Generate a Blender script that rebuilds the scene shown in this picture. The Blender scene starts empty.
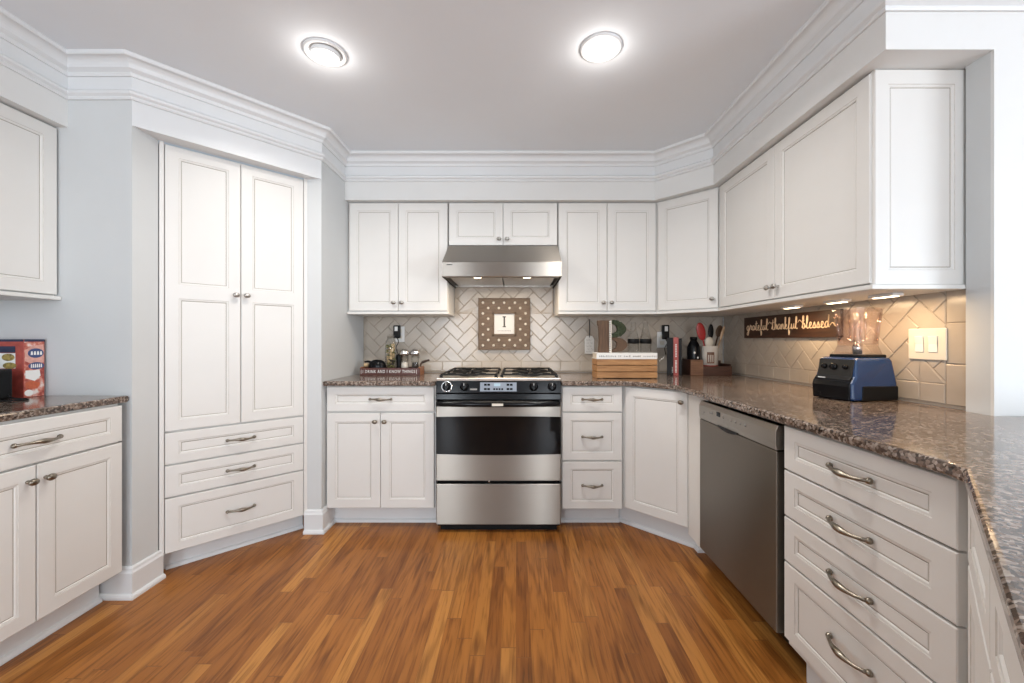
import bpy, bmesh, math, random
from mathutils import Vector, Matrix

random.seed(7)
PI = math.pi
S2 = math.sqrt(2)
SC = bpy.context.scene
COL = SC.collection

# ------------------------------------------------------------------ camera, world, light, exposure
EYE = 1.165
cam_d = bpy.data.cameras.new('camera')
cam = bpy.data.objects.new('camera', cam_d)
COL.objects.link(cam)
cam.location = (0, 0, EYE)
cam.rotation_euler = (PI / 2, 0, 0)
cam_d.sensor_width = 36
cam_d.lens = 405 / 1024 * 36
cam_d.shift_x = -4 / 1024
cam_d.shift_y = -1.5 / 1024
cam_d.clip_start = 0.03
SC.camera = cam

world = bpy.data.worlds.new('daylight')
SC.world = world
world.use_nodes = True
bg = world.node_tree.nodes['Background']
bg.inputs[0].default_value = (0.80, 0.90, 1.0, 1)
bg.inputs[1].default_value = 0.5

SC.view_settings.view_transform = 'Standard'
SC.view_settings.look = 'None'
SC.view_settings.gamma = 1
SC.view_settings.use_curve_mapping = False
SC.view_settings.exposure = 0.31


def area_light(name, loc, rot, sx, sy, power, color):
    d = bpy.data.lights.new(name, 'AREA')
    d.shape = 'RECTANGLE'
    d.size = sx
    d.size_y = sy
    d.energy = power
    d.color = color
    o = bpy.data.objects.new(name, d)
    COL.objects.link(o)
    o.location = loc
    o.rotation_euler = rot
    return o


# daylight through the windows of the room behind and beside the kitchen
area_light('window_daylight_rear_a', (-1.40, -3.43, 1.30), (PI / 2 + .15, 0, 0), 0.30, 1.6, 50, (0.84, 0.92, 1.0))
area_light('window_daylight_rear_b', (0.66, -3.43, 1.30), (PI / 2 + .15, 0, 0), 0.34, 1.6, 50, (0.84, 0.92, 1.0))
area_light('window_daylight_side', (4.43, -1.7, 1.22), (PI / 2 + .24, 0, PI / 2), 2.4, 1.9, 118, (0.83, 0.915, 1.0))
SC.cycles.transparent_max_bounces = 32

CEIL = 2.438
SOF = 2.13
CT = 0.914      # worktop height


# ------------------------------------------------------------------ materials
def new_mat(name):
    m = bpy.data.materials.new(name)
    m.use_nodes = True
    nt = m.node_tree
    return m, nt, nt.nodes['Principled BSDF'], nt.nodes, nt.links


def plain(name, col, rough=0.5, metal=0.0, var=0.05, scale=14.0, bump=0.0, coat=0.0, ior=None, spec=None):
    m, nt, b, N, L = new_mat(name)
    tc = N.new('ShaderNodeTexCoord')
    n = N.new('ShaderNodeTexNoise')
    n.inputs['Scale'].default_value = scale
    n.inputs['Detail'].default_value = 3
    L.new(tc.outputs['Object'], n.inputs['Vector'])
    r = N.new('ShaderNodeValToRGB')
    r.color_ramp.elements[0].position = 0.3
    r.color_ramp.elements[1].position = 0.7
    r.color_ramp.elements[0].color = (*[c * (1 - var) for c in col], 1)
    r.color_ramp.elements[1].color = (*[min(1, c * (1 + var)) for c in col], 1)
    L.new(n.outputs['Fac'], r.inputs['Fac'])
    L.new(r.outputs['Color'], b.inputs['Base Color'])
    b.inputs['Roughness'].default_value = rough
    b.inputs['Metallic'].default_value = metal
    if coat:
        b.inputs['Coat Weight'].default_value = coat
    if ior:
        b.inputs['IOR'].default_value = ior
    if spec is not None:
        b.inputs['Specular IOR Level'].default_value = spec
    if bump:
        bp = N.new('ShaderNodeBump')
        bp.inputs['Strength'].default_value = bump
        bp.inputs['Distance'].default_value = 0.002
        L.new(n.outputs['Fac'], bp.inputs['Height'])
        L.new(bp.outputs['Normal'], b.inputs['Normal'])
    return m


def mth(N, L, op, a, b=None):
    n = N.new('ShaderNodeMath')
    n.operation = op
    for i, x in enumerate((a, b)):
        if x is None:
            continue
        if isinstance(x, (int, float)):
            n.inputs[i].default_value = x
        else:
            L.new(x, n.inputs[i])
    return n.outputs[0]


def ramp(N, L, fac, stops):
    r = N.new('ShaderNodeValToRGB')
    e = r.color_ramp.elements
    while len(e) < len(stops):
        e.new(0.5)
    for k, (p, c) in enumerate(stops):
        e[k].position = p
        e[k].color = (*c, 1)
    L.new(fac, r.inputs['Fac'])
    return r.outputs['Color']


def mix(N, L, fac, a, b, mode='MIX'):
    n = N.new('ShaderNodeMix')
    n.data_type = 'RGBA'
    n.blend_type = mode
    if isinstance(fac, (int, float)):
        n.inputs[0].default_value = fac
    else:
        L.new(fac, n.inputs[0])
    for i, x in ((6, a), (7, b)):
        if isinstance(x, tuple):
            n.inputs[i].default_value = (*x, 1)
        else:
            L.new(x, n.inputs[i])
    return n.outputs[2]


def floor_mat():
    m, nt, b, N, L = new_mat('oak_strip_floor')
    tc = N.new('ShaderNodeTexCoord')
    sp = N.new('ShaderNodeSeparateXYZ')
    L.new(tc.outputs['Object'], sp.inputs[0])
    W = 0.0575
    row = mth(N, L, 'DIVIDE', sp.outputs['X'], W)
    ri = mth(N, L, 'FLOOR', row)
    rf = mth(N, L, 'FRACT', row)
    wn = N.new('ShaderNodeTexWhiteNoise')
    wn.noise_dimensions = '1D'
    L.new(ri, wn.inputs['W'])
    off = mth(N, L, 'MULTIPLY', wn.outputs['Value'], 7.3)
    yy = mth(N, L, 'ADD', mth(N, L, 'DIVIDE', sp.outputs['Y'], 0.85), off)
    yi = mth(N, L, 'FLOOR', yy)
    yf = mth(N, L, 'FRACT', yy)
    cv = N.new('ShaderNodeCombineXYZ')
    L.new(ri, cv.inputs[0])
    L.new(yi, cv.inputs[1])
    w2 = N.new('ShaderNodeTexWhiteNoise')
    w2.noise_dimensions = '2D'
    L.new(cv.outputs[0], w2.inputs['Vector'])
    plank = ramp(N, L, w2.outputs['Value'], [(0.0, (0.235, 0.082, 0.017)), (0.15, (0.295, 0.108, 0.023)),
                                             (0.7, (0.355, 0.137, 0.029)), (0.9, (0.42, 0.178, 0.041)),
                                             (1.0, (0.46, 0.205, 0.050))])
    # grain: stretched along the plank, shifted per plank
    sh = N.new('ShaderNodeVectorMath')
    sh.operation = 'MULTIPLY_ADD'
    L.new(tc.outputs['Object'], sh.inputs[0])
    sh.inputs[1].default_value = (1, 0.055, 1)
    L.new(w2.outputs['Color'], sh.inputs[2])
    g1 = N.new('ShaderNodeTexNoise')
    g1.inputs['Scale'].default_value = 95
    g1.inputs['Detail'].default_value = 6
    g1.inputs['Distortion'].default_value = 0.6
    L.new(sh.outputs[0], g1.inputs['Vector'])
    g2 = N.new('ShaderNodeTexWave')
    g2.wave_type = 'RINGS'
    g2.inputs['Scale'].default_value = 9
    g2.inputs['Distortion'].default_value = 9
    g2.inputs['Detail'].default_value = 3
    g2.inputs['Detail Scale'].default_value = 1.2
    L.new(sh.outputs[0], g2.inputs['Vector'])
    gr = ramp(N, L, g1.outputs['Fac'], [(0.33, (0.52, 0.46, 0.40)), (0.5, (1, 1, 1)), (0.7, (1.14, 1.12, 1.08))])
    gw = ramp(N, L, g2.outputs['Fac'], [(0.0, (0.50, 0.43, 0.36)), (0.22, (1, 1, 1)), (1.0, (1.03, 1.03, 1.0))])
    c = mix(N, L, 0.8, plank, gr, 'MULTIPLY')
    c = mix(N, L, 0.55, c, gw, 'MULTIPLY')
    lf = N.new('ShaderNodeTexNoise')
    lf.inputs['Scale'].default_value = 1.6
    L.new(tc.outputs['Object'], lf.inputs['Vector'])
    c = mix(N, L, 1.0, c, ramp(N, L, lf.outputs['Fac'], [(0.3, (0.88, 0.86, 0.84)), (0.7, (1.08, 1.08, 1.06))]), 'MULTIPLY')
    e1 = mth(N, L, 'LESS_THAN', mth(N, L, 'ABSOLUTE', mth(N, L, 'SUBTRACT', rf, 0.5)), 0.490)
    e2 = mth(N, L, 'LESS_THAN', mth(N, L, 'ABSOLUTE', mth(N, L, 'SUBTRACT', yf, 0.5)), 0.498)
    e = mth(N, L, 'MULTIPLY', e1, e2)
    c = mix(N, L, e, (0.19, 0.072, 0.020), c)
    L.new(c, b.inputs['Base Color'])
    b.inputs['Roughness'].default_value = 0.34
    b.inputs['Specular IOR Level'].default_value = 0.3
    bp = N.new('ShaderNodeBump')
    bp.inputs['Strength'].default_value = 0.25
    bp.inputs['Distance'].default_value = 0.0015
    L.new(e, bp.inputs['Height'])
    L.new(bp.outputs['Normal'], b.inputs['Normal'])
    return m


def granite_mat():
    m, nt, b, N, L = new_mat('brown_granite')
    tc = N.new('ShaderNodeTexCoord')
    v = N.new('ShaderNodeTexVoronoi')
    v.inputs['Scale'].default_value = 150
    L.new(tc.outputs['Object'], v.inputs['Vector'])
    hs = N.new('ShaderNodeSeparateColor')
    L.new(v.outputs['Color'], hs.inputs[0])
    c = ramp(N, L, hs.outputs[0], [(0.0, (0.010, 0.008, 0.007)), (0.24, (0.030, 0.022, 0.018)), (0.42, (0.105, 0.072, 0.053)),
                                   (0.6, (0.20, 0.145, 0.112)), (0.8, (0.33, 0.27, 0.225)), (1.0, (0.47, 0.41, 0.36))])
    v2 = N.new('ShaderNodeTexVoronoi')
    v2.inputs['Scale'].default_value = 60
    L.new(tc.outputs['Object'], v2.inputs['Vector'])
    h2 = N.new('ShaderNodeSeparateColor')
    L.new(v2.outputs['Color'], h2.inputs[0])
    c2 = ramp(N, L, h2.outputs[1], [(0.0, (0.045, 0.032, 0.026)), (0.5, (0.17, 0.115, 0.085)), (1.0, (0.27, 0.20, 0.16))])
    c = mix(N, L, 0.32, c, c2)
    n = N.new('ShaderNodeTexNoise')
    n.inputs['Scale'].default_value = 6
    L.new(tc.outputs['Object'], n.inputs['Vector'])
    c = mix(N, L, 1.0, c, ramp(N, L, n.outputs['Fac'], [(0.3, (0.8, 0.8, 0.8)), (0.7, (1.15, 1.12, 1.1))]), 'MULTIPLY')
    L.new(c, b.inputs['Base Color'])
    b.inputs['Roughness'].default_value = 0.11
    b.inputs['IOR'].default_value = 1.55
    return m


def steel_mat(name, col, rough, axis='X', amt=0.012):
    m, nt, b, N, L = new_mat(name)
    tc = N.new('ShaderNodeTexCoord')
    mp = N.new('ShaderNodeMapping')
    s = {'X': (4, 900, 900), 'Z': (900, 900, 4)}[axis]
    mp.inputs['Scale'].default_value = s
    L.new(tc.outputs['Object'], mp.inputs['Vector'])
    n = N.new('ShaderNodeTexNoise')
    n.inputs['Scale'].default_value = 1
    n.inputs['Detail'].default_value = 4
    L.new(mp.outputs[0], n.inputs['Vector'])
    c = ramp(N, L, n.outputs['Fac'], [(0.3, tuple(x * (1 - amt) for x in col)), (0.7, tuple(x * (1 + amt) for x in col))])
    L.new(c, b.inputs['Base Color'])
    b.inputs['Metallic'].default_value = 1
    r = mth(N, L, 'ADD', mth(N, L, 'MULTIPLY', n.outputs['Fac'], 0.05), rough - 0.025)
    L.new(r, b.inputs['Roughness'])
    b.inputs['Anisotropic'].default_value = 0.98
    up = N.new('ShaderNodeCombineXYZ')          # brushed along the sheet: reflections spread up and down
    up.inputs[2].default_value = 1
    L.new(up.outputs[0], b.inputs['Tangent'])
    return m


def wood_mat(name, dark, light, rough=0.5, scale=8.0, axis='X'):
    m, nt, b, N, L = new_mat(name)
    tc = N.new('ShaderNodeTexCoord')
    mp = N.new('ShaderNodeMapping')
    mp.inputs['Scale'].default_value = {'X': (1, 9, 9), 'Z': (9, 9, 1), 'Y': (9, 1, 9)}[axis]
    L.new(tc.outputs['Object'], mp.inputs['Vector'])
    n = N.new('ShaderNodeTexNoise')
    n.inputs['Scale'].default_value = scale
    n.inputs['Detail'].default_value = 5
    n.inputs['Distortion'].default_value = 1.0
    L.new(mp.outputs[0], n.inputs['Vector'])
    c = ramp(N, L, n.outputs['Fac'], [(0.3, dark), (0.7, light)])
    L.new(c, b.inputs['Base Color'])
    b.inputs['Roughness'].default_value = rough
    return m


def clear_mat(name, tint, alpha_glossy=0.12, rough=0.04, cap=0.30):
    """thin clear glass or plastic: mostly see-through with a fresnel shine"""
    m, nt, b, N, L = new_mat(name)
    out = [x for x in N if x.type == 'OUTPUT_MATERIAL'][0]
    tr = N.new('ShaderNodeBsdfTransparent')
    tr.inputs[0].default_value = (*tint, 1)
    gl = N.new('ShaderNodeBsdfGlossy')
    gl.inputs['Roughness'].default_value = rough
    fr = N.new('ShaderNodeFresnel')
    fr.inputs['IOR'].default_value = 1.22
    f = mth(N, L, 'ADD', fr.outputs[0], alpha_glossy)
    f = mth(N, L, 'MINIMUM', f, cap)
    ms = N.new('ShaderNodeMixShader')
    L.new(f, ms.inputs[0])
    L.new(tr.outputs[0], ms.inputs[1])
    L.new(gl.outputs[0], ms.inputs[2])
    L.new(ms.outputs[0], out.inputs[0])
    return m


def glow(name, col, strength):
    m, nt, b, N, L = new_mat(name)
    b.inputs['Base Color'].default_value = (*col, 1)
    b.inputs['Emission Color'].default_value = (*col, 1)
    b.inputs['Emission Strength'].default_value = strength
    return m


M = {}
M['white'] = plain('cabinet_white_paint', (0.73, 0.715, 0.685), 0.42, var=0.012, scale=5)
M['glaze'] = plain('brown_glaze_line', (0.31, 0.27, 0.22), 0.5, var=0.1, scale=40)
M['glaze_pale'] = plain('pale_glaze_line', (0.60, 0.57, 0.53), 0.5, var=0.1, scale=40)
M['trim'] = plain('trim_white_paint', (0.74, 0.75, 0.755), 0.4, var=0.01, scale=4)
M['wall'] = plain('grey_wall_paint', (0.62, 0.635, 0.635), 0.7, var=0.012, scale=5)
M['soffit'] = plain('pale_grey_soffit_paint', (0.74, 0.74, 0.725), 0.6, var=0.012, scale=5)
M['ceiling'] = plain('ceiling_paint', (0.81, 0.845, 0.885), 0.8, var=0.012, scale=3)
M['floor'] = floor_mat()
M['granite'] = granite_mat()
M['tile'] = plain('beige_ceramic_tile', (0.46, 0.40, 0.335), 0.22, var=0.06, scale=9)
M['grout'] = plain('tan_grout', (0.37, 0.315, 0.255), 0.85, var=0.08, scale=60)
M['steel'] = steel_mat('brushed_stainless', (0.285, 0.26, 0.23), 0.36, 'X')
M['steel_v'] = steel_mat('brushed_stainless_dark', (0.29, 0.265, 0.235), 0.42, 'X')
M['steel_strip'] = steel_mat('brushed_stainless_strip', (0.50, 0.48, 0.45), 0.40, 'X')
M['steel_flat'] = plain('satin_steel_sheet', (0.60, 0.57, 0.53), 0.33, 1.0, var=0.04, scale=30)
M['chrome'] = plain('polished_chrome', (0.75, 0.75, 0.75), 0.12, 1.0, var=0.03)
M['pewter'] = plain('antique_pewter', (0.27, 0.24, 0.195), 0.30, 1.0, var=0.25, scale=60)
M['nickel'] = plain('satin_nickel', (0.46, 0.44, 0.41), 0.28, 1.0, var=0.12, scale=60)
M['black'] = plain('black_enamel', (0.006, 0.006, 0.007), 0.16, var=0.1, spec=0.16)
M['black_glass'] = plain('black_oven_glass', (0.003, 0.003, 0.0035), 0.06, var=0.1, spec=0.22)
M['black_matte'] = plain('matte_black', (0.006, 0.006, 0.0065), 0.45, var=0.15, spec=0.2)
M['iron'] = plain('cast_iron', (0.010, 0.0095, 0.0095), 0.55, var=0.2, scale=80, spec=0.25)
M['toe_dark'] = plain('dark_plinth', (0.03, 0.022, 0.018), 0.6, var=0.1)
M['plastic'] = plain('ivory_plastic', (0.72, 0.67, 0.58), 0.35, var=0.02)
M['white_plastic'] = plain('white_plastic', (0.78, 0.77, 0.75), 0.35, var=0.02)
M['panel_grey'] = plain('grey_blue_keypad', (0.23, 0.26, 0.31), 0.35, var=0.04)
M['lcd'] = plain('pale_lcd', (0.38, 0.52, 0.60), 0.25, var=0.03)
M['frame_brown'] = wood_mat('carved_brown_frame_wood', (0.10, 0.062, 0.036), (0.20, 0.135, 0.085), 0.55, 20)
M['ivory'] = plain('ivory_inlay', (0.74, 0.68, 0.58), 0.4, var=0.05)
M['paper'] = plain('white_paper', (0.80, 0.79, 0.76), 0.7, var=0.015)
M['ink'] = plain('dark_ink', (0.03, 0.028, 0.026), 0.6, var=0.1)
M['ink_grey'] = plain('grey_print', (0.33, 0.31, 0.29), 0.7, var=0.1)
M['crate'] = wood_mat('honey_crate_wood', (0.29, 0.135, 0.048), (0.48, 0.25, 0.098), 0.55, 7)
M['tray'] = wood_mat('dark_red_tray_wood', (0.060, 0.016, 0.011), (0.105, 0.028, 0.018), 0.4, 8)
M['tray_side'] = wood_mat('orange_tray_wood', (0.24, 0.085, 0.03), (0.36, 0.15, 0.06), 0.45, 8)
M['letter_white'] = plain('white_lettering', (0.80, 0.78, 0.74), 0.6, var=0.03)
M['sign'] = wood_mat('dark_brown_sign_board', (0.028, 0.013, 0.008), (0.07, 0.03, 0.015), 0.5, 6)
M['gold_letter'] = plain('cream_script_paint', (0.82, 0.62, 0.42), 0.45, var=0.06)
M['blue'] = plain('metallic_blue_plastic', (0.004, 0.034, 0.115), 0.22, var=0.12, scale=300, coat=0.4)
M['console'] = plain('charcoal_console', (0.018, 0.017, 0.016), 0.3, var=0.1, spec=0.3)
M['jar'] = clear_mat('clear_jar_plastic', (0.945, 0.89, 0.87), 0.10, 0.10, 0.5)
M['glass'] = clear_mat('clear_bottle_glass', (0.965, 0.97, 0.965), 0.015, 0.03)
M['moss'] = plain('green_moss', (0.040, 0.052, 0.026), 0.9, var=0.5, scale=130, bump=1.0)
M['barrel'] = wood_mat('barrel_brown_wood', (0.060, 0.030, 0.014), (0.125, 0.065, 0.030), 0.6, 12, 'Z')
M['red_cover'] = plain('faded_red_book_cover', (0.37, 0.062, 0.050), 0.45, var=0.12)
M['black_cover'] = plain('black_book_cover', (0.008, 0.006, 0.006), 0.45, var=0.1, spec=0.18)
M['brown_box'] = wood_mat('brown_caddy_wood', (0.10, 0.045, 0.024), (0.19, 0.095, 0.052), 0.5, 8)
M['dark_box'] = wood_mat('dark_caddy_wood', (0.032, 0.013, 0.008), (0.068, 0.027, 0.017), 0.5, 8)
M['crock'] = plain('cream_crock_glaze', (0.62, 0.57, 0.51), 0.25, var=0.03)
M['red'] = plain('red_silicone', (0.36, 0.022, 0.022), 0.35, var=0.12, scale=70)
M['dark_red'] = plain('dark_red_glaze', (0.22, 0.022, 0.016), 0.2, var=0.1)
M['spoon_wood'] = wood_mat('beech_spoon_wood', (0.36, 0.23, 0.13), (0.52, 0.36, 0.23), 0.55, 9, 'Z')
M['cream'] = plain('cream_spoon', (0.62, 0.57, 0.48), 0.4, var=0.04)
M['navy'] = plain('navy_carton_print', (0.018, 0.025, 0.065), 0.35, var=0.1)
M['carton_red'] = plain('red_carton_print', (0.40, 0.070, 0.052), 0.32, var=0.25, scale=30)
_m, _nt, _b, _N, _L = new_mat('mottled_carton_print')
_tc = _N.new('ShaderNodeTexCoord')
_n = _N.new('ShaderNodeTexNoise')
_n.inputs['Scale'].default_value = 34
_n.inputs['Detail'].default_value = 4
_L.new(_tc.outputs['Object'], _n.inputs['Vector'])
_L.new(ramp(_N, _L, _n.outputs['Fac'], [(0.36, (0.30, 0.045, 0.035)), (0.48, (0.55, 0.16, 0.11)), (0.56, (0.66, 0.36, 0.30)), (0.64, (0.74, 0.66, 0.62))]), _b.inputs['Base Color'])
_b.inputs['Roughness'].default_value = 0.32
M['carton_mottle'] = _m
M['carton_pink'] = plain('pink_carton_print', (0.66, 0.35, 0.29), 0.32, var=0.2, scale=40)
M['carton_orange'] = plain('orange_carton_print', (0.55, 0.12, 0.05), 0.32, var=0.2, scale=40)
M['carton_blue'] = plain('blue_logo_print', (0.04, 0.07, 0.19), 0.3, var=0.1)
M['carton_food'] = plain('yellow_brown_food_print', (0.30, 0.22, 0.06), 0.4, var=0.6, scale=60)
M['cork'] = plain('potpourri_beige', (0.50, 0.36, 0.20), 0.8, var=0.2, scale=60)
M['olive'] = plain('potpourri_olive', (0.14, 0.13, 0.045), 0.8, var=0.2, scale=60)
M['salt'] = plain('white_salt', (0.75, 0.68, 0.60), 0.8, var=0.05, scale=90)
M['pepper'] = plain('dark_peppercorns', (0.05, 0.04, 0.035), 0.8, var=0.5, scale=200)
M['bronze'] = plain('dark_bronze', (0.055, 0.035, 0.026), 0.35, 0.6, var=0.2)
M['lens_day'] = glow('lit_can_lens', (1.0, 0.97, 0.93), 6.0)
M['lens_warm'] = glow('lit_warm_lens', (1.0, 0.74, 0.45), 9.0)
M['lens_hood'] = glow('lit_hood_lens', (1.0, 0.78, 0.52), 4.0)
M['night'] = glow('pale_night_light', (0.85, 0.85, 0.8), 0.5)


# ------------------------------------------------------------------ mesh helpers
class MB:
    def __init__(s):
        s.v, s.f, s.m, s.s = [], [], [], []

    def add(s, vs, fs, m=0, smooth=False):
        k = len(s.v)
        s.v += [tuple(v) for v in vs]
        for f in fs:
            s.f.append([i + k for i in f])
            s.m.append(m)
            s.s.append(smooth)
        return s

    def box(s, x0, x1, y0, y1, z0, z1, m=0):
        vs = [(x0, y0, z0), (x1, y0, z0), (x1, y1, z0), (x0, y1, z0), (x0, y0, z1), (x1, y0, z1), (x1, y1, z1), (x0, y1, z1)]
        return s.add(vs, [(3, 2, 1, 0), (4, 5, 6, 7), (0, 1, 5, 4), (1, 2, 6, 5), (2, 3, 7, 6), (3, 0, 4, 7)], m)

    def prism(s, poly, z0, z1, m=0):
        n = len(poly)
        vs = [(p[0], p[1], z0) for p in poly] + [(p[0], p[1], z1) for p in poly]
        fs = [tuple(range(n - 1, -1, -1)), tuple(range(n, 2 * n))]
        fs += [(i, (i + 1) % n, n + (i + 1) % n, n + i) for i in range(n)]
        return s.add(vs, fs, m)

    def slab_x(s, prof, x0, x1, m=0):
        """profile of (y, z) pairs run from x0 to x1"""
        n = len(prof)
        vs = [(x0, p[0], p[1]) for p in prof] + [(x1, p[0], p[1]) for p in prof]
        fs = [tuple(range(n)), tuple(range(2 * n - 1, n - 1, -1))]
        fs += [(i, n + i, n + (i + 1) % n, (i + 1) % n) for i in range(n)]
        return s.add(vs, fs, m)

    def slab_y(s, prof, y0, y1, m=0):
        """profile of (x, z) pairs run from y0 to y1"""
        n = len(prof)
        vs = [(p[0], y0, p[1]) for p in prof] + [(p[0], y1, p[1]) for p in prof]
        fs = [tuple(range(n)), tuple(range(2 * n - 1, n - 1, -1))]
        fs += [(i, n + i, n + (i + 1) % n, (i + 1) % n) for i in range(n)]
        return s.add(vs, fs, m)

    def lathe(s, prof, c=(0, 0, 0), n=24, m=0, axis='z', sx=1.0, sy=1.0, smooth=True):
        k = len(prof)
        vs = []
        for i in range(n):
            a = 2 * PI * i / n
            for r, h in prof:
                x, y = r * math.cos(a) * sx, r * math.sin(a) * sy
                if axis == 'z':
                    p = (x, y, h)
                elif axis == 'y':
                    p = (x, h, y)
                else:
                    p = (h, x, y)
                vs.append((p[0] + c[0], p[1] + c[1], p[2] + c[2]))
        fs = []
        for i in range(n):
            j = (i + 1) % n
            for q in range(k - 1):
                fs.append((i * k + q, j * k + q, j * k + q + 1, i * k + q + 1))
        s.add(vs, fs, m, smooth)
        if prof[0][0] > 1e-6:
            s.add([vs[i * k] for i in range(n)], [tuple(range(n))], m)
        if prof[-1][0] > 1e-6:
            s.add([vs[i * k + k - 1] for i in range(n)], [tuple(range(n))], m)
        return s

    def tube(s, pts, r, n=8, m=0, flat=1.0, closed=False):
        P = [Vector(p) for p in pts]
        K = len(P)
        R = r if isinstance(r, (list, tuple)) else [r] * K
        vs, fs = [], []
        prev = None
        for i, p in enumerate(P):
            if closed:
                t = (P[(i + 1) % K] - P[i - 1]).normalized()
            else:
                t = (P[min(i + 1, K - 1)] - P[max(i - 1, 0)]).normalized()
            if prev is None:
                up = Vector((0, 0, 1)) if abs(t.z) < 0.9 else Vector((1, 0, 0))
                u = t.cross(up).normalized()
            else:
                u = (prev - t * prev.dot(t)).normalized()
            prev = u
            w = t.cross(u)
            for k in range(n):
                a = 2 * PI * k / n
                vs.append(tuple(p + (u * math.cos(a) + w * math.sin(a) * flat) * R[i]))
        for i in range(K if closed else K - 1):
            j = (i + 1) % K
            for k in range(n):
                l = (k + 1) % n
                fs.append((i * n + k, i * n + l, j * n + l, j * n + k))
        s.add(vs, fs, m, True)
        if not closed:
            s.add(vs[:n], [tuple(range(n))], m)
            s.add(vs[-n:], [tuple(range(n))], m)
        return s

    def ball(s, c, r, m=0, n=12, sc=(1, 1, 1)):
        prof = [(max(1e-7, r * math.sin(PI * k / 8)), -r * math.cos(PI * k / 8)) for k in range(9)]
        t = MB().lathe(prof, (0, 0, 0), n)
        return s.add([(v[0] * sc[0] + c[0], v[1] * sc[1] + c[1], v[2] * sc[2] + c[2]) for v in t.v], t.f, m, True)

    def xform(s, mat):
        s.v = [tuple(mat @ Vector(v)) for v in s.v]
        return s

    def build(s, name, mats, parent=None, loc=(0, 0, 0), rz=0.0, bevel=0.0, seg=2, rot=None):
        me = bpy.data.meshes.new(name)
        me.from_pydata(s.v, [], s.f)
        if not isinstance(mats, (list, tuple)):
            mats = [mats]
        for k in mats:
            me.materials.append(k)
        me.polygons.foreach_set('material_index', s.m)
        me.polygons.foreach_set('use_smooth', s.s)
        b = bmesh.new()
        b.from_mesh(me)
        bmesh.ops.remove_doubles(b, verts=b.verts, dist=1e-6)
        bmesh.ops.recalc_face_normals(b, faces=b.faces)
        b.to_mesh(me)
        b.free()
        me.update()
        o = bpy.data.objects.new(name, me)
        COL.objects.link(o)
        o.location = loc
        o.rotation_euler = rot if rot else (0, 0, rz)
        if parent:
            o.parent = parent
        if bevel:
            md = o.modifiers.new('edge', 'BEVEL')
            md.width = bevel
            md.segments = seg
            md.limit_method = 'ANGLE'
            md.angle_limit = math.radians(40)
            md.harden_normals = False
        return o


def tag(o, label, cat, group=None):
    o['label'] = label
    o['category'] = cat
    if group:
        o['group'] = group
    return o


def struct(o):
    o['kind'] = 'structure'
    return o


def thing(name, label, cat, loc=(0, 0, 0), rz=0.0, group=None):
    o = bpy.data.objects.new(name, None)
    o.empty_display_size = 0.05
    COL.objects.link(o)
    o.location = (loc[0], loc[1], loc[2] if len(loc) > 2 else 0)
    o.rotation_euler = (0, 0, rz)
    return tag(o, label, cat, group)


def local(pts, loc, rz):
    c, s = math.cos(-rz), math.sin(-rz)
    return [((x - loc[0]) * c - (y - loc[1]) * s, (x - loc[0]) * s + (y - loc[1]) * c) for x, y in pts]


def text_mb(body, size, depth=0.0015, m=0):
    """upright lettering in the x-z plane facing -y, centred on the origin"""
    cu = bpy.data.curves.new('lettering', 'FONT')
    cu.body = body
    cu.size = size
    cu.extrude = depth / 2
    cu.align_x = 'CENTER'
    cu.align_y = 'CENTER'
    cu.resolution_u = 3
    cu.space_character = 1.22
    o = bpy.data.objects.new('lettering', cu)
    COL.objects.link(o)
    bpy.context.view_layer.update()
    dg = bpy.context.evaluated_depsgraph_get()
    me = bpy.data.meshes.new_from_object(o.evaluated_get(dg))
    mb = MB()
    mb.add([(v.co.x, -v.co.z, v.co.y) for v in me.vertices], [tuple(p.vertices) for p in me.polygons], m)
    bpy.data.objects.remove(o)
    bpy.data.curves.remove(cu)
    bpy.data.meshes.remove(me)
    return mb


def sweep(mb, path, prof, m=0):
    """profile (offset to the right of the path, z) run along a flat path with mitred corners"""
    P = [Vector(p) for p in path]
    K = len(P)
    rows = []
    for i in range(K):
        d0 = (P[i] - P[i - 1]).normalized() if i else None
        d1 = (P[i + 1] - P[i]).normalized() if i < K - 1 else None
        if d0 is None:
            d0 = d1
        if d1 is None:
            d1 = d0
        n0, n1 = Vector((d0.y, -d0.x)), Vector((d1.y, -d1.x))
        b = (n0 + n1).normalized()
        b = b / max(0.2, b.dot(n0))
        rows.append([(P[i].x + b.x * d, P[i].y + b.y * d, z) for d, z in prof])
    k = len(prof)
    vs = [v for r in rows for v in r]
    fs = [(i * k + j, (i + 1) * k + j, (i + 1) * k + (j + 1) % k, i * k + (j + 1) % k) for i in range(K - 1) for j in range(k)]
    fs += [tuple(range(k)), tuple(range((K - 1) * k, K * k))]
    return mb.add(vs, fs, m)


def catmull(pts, n=5):
    out = []
    K = len(pts)
    for i in range(K - 1):
        p0, p1, p2, p3 = pts[max(i - 1, 0)], pts[i], pts[i + 1], pts[min(i + 2, K - 1)]
        for k in range(n):
            t = k / n
            out.append(tuple(0.5 * ((2 * b) + (-a + c) * t + (2 * a - 5 * b + 4 * c - d) * t * t + (-a + 3 * b - 3 * c + d) * t ** 3)
                             for a, b, c, d in zip(p0, p1, p2, p3)))
    out.append(tuple(pts[-1]))
    return out


# ------------------------------------------------------------------ room shell
XL, XR, YB = -2.42, 1.61, 3.14        # side walls of the kitchen and its back wall
YN, XE = -3.5, 4.5                    # rear and far side of the adjoining room
YP = 1.345                            # face of the pass-through wall beside the end cabinet
PA = (-1.745, 1.84)                   # corner where the pantry bulkhead starts
PB = (-1.18, 2.455)                   # corner where it ends

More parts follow.
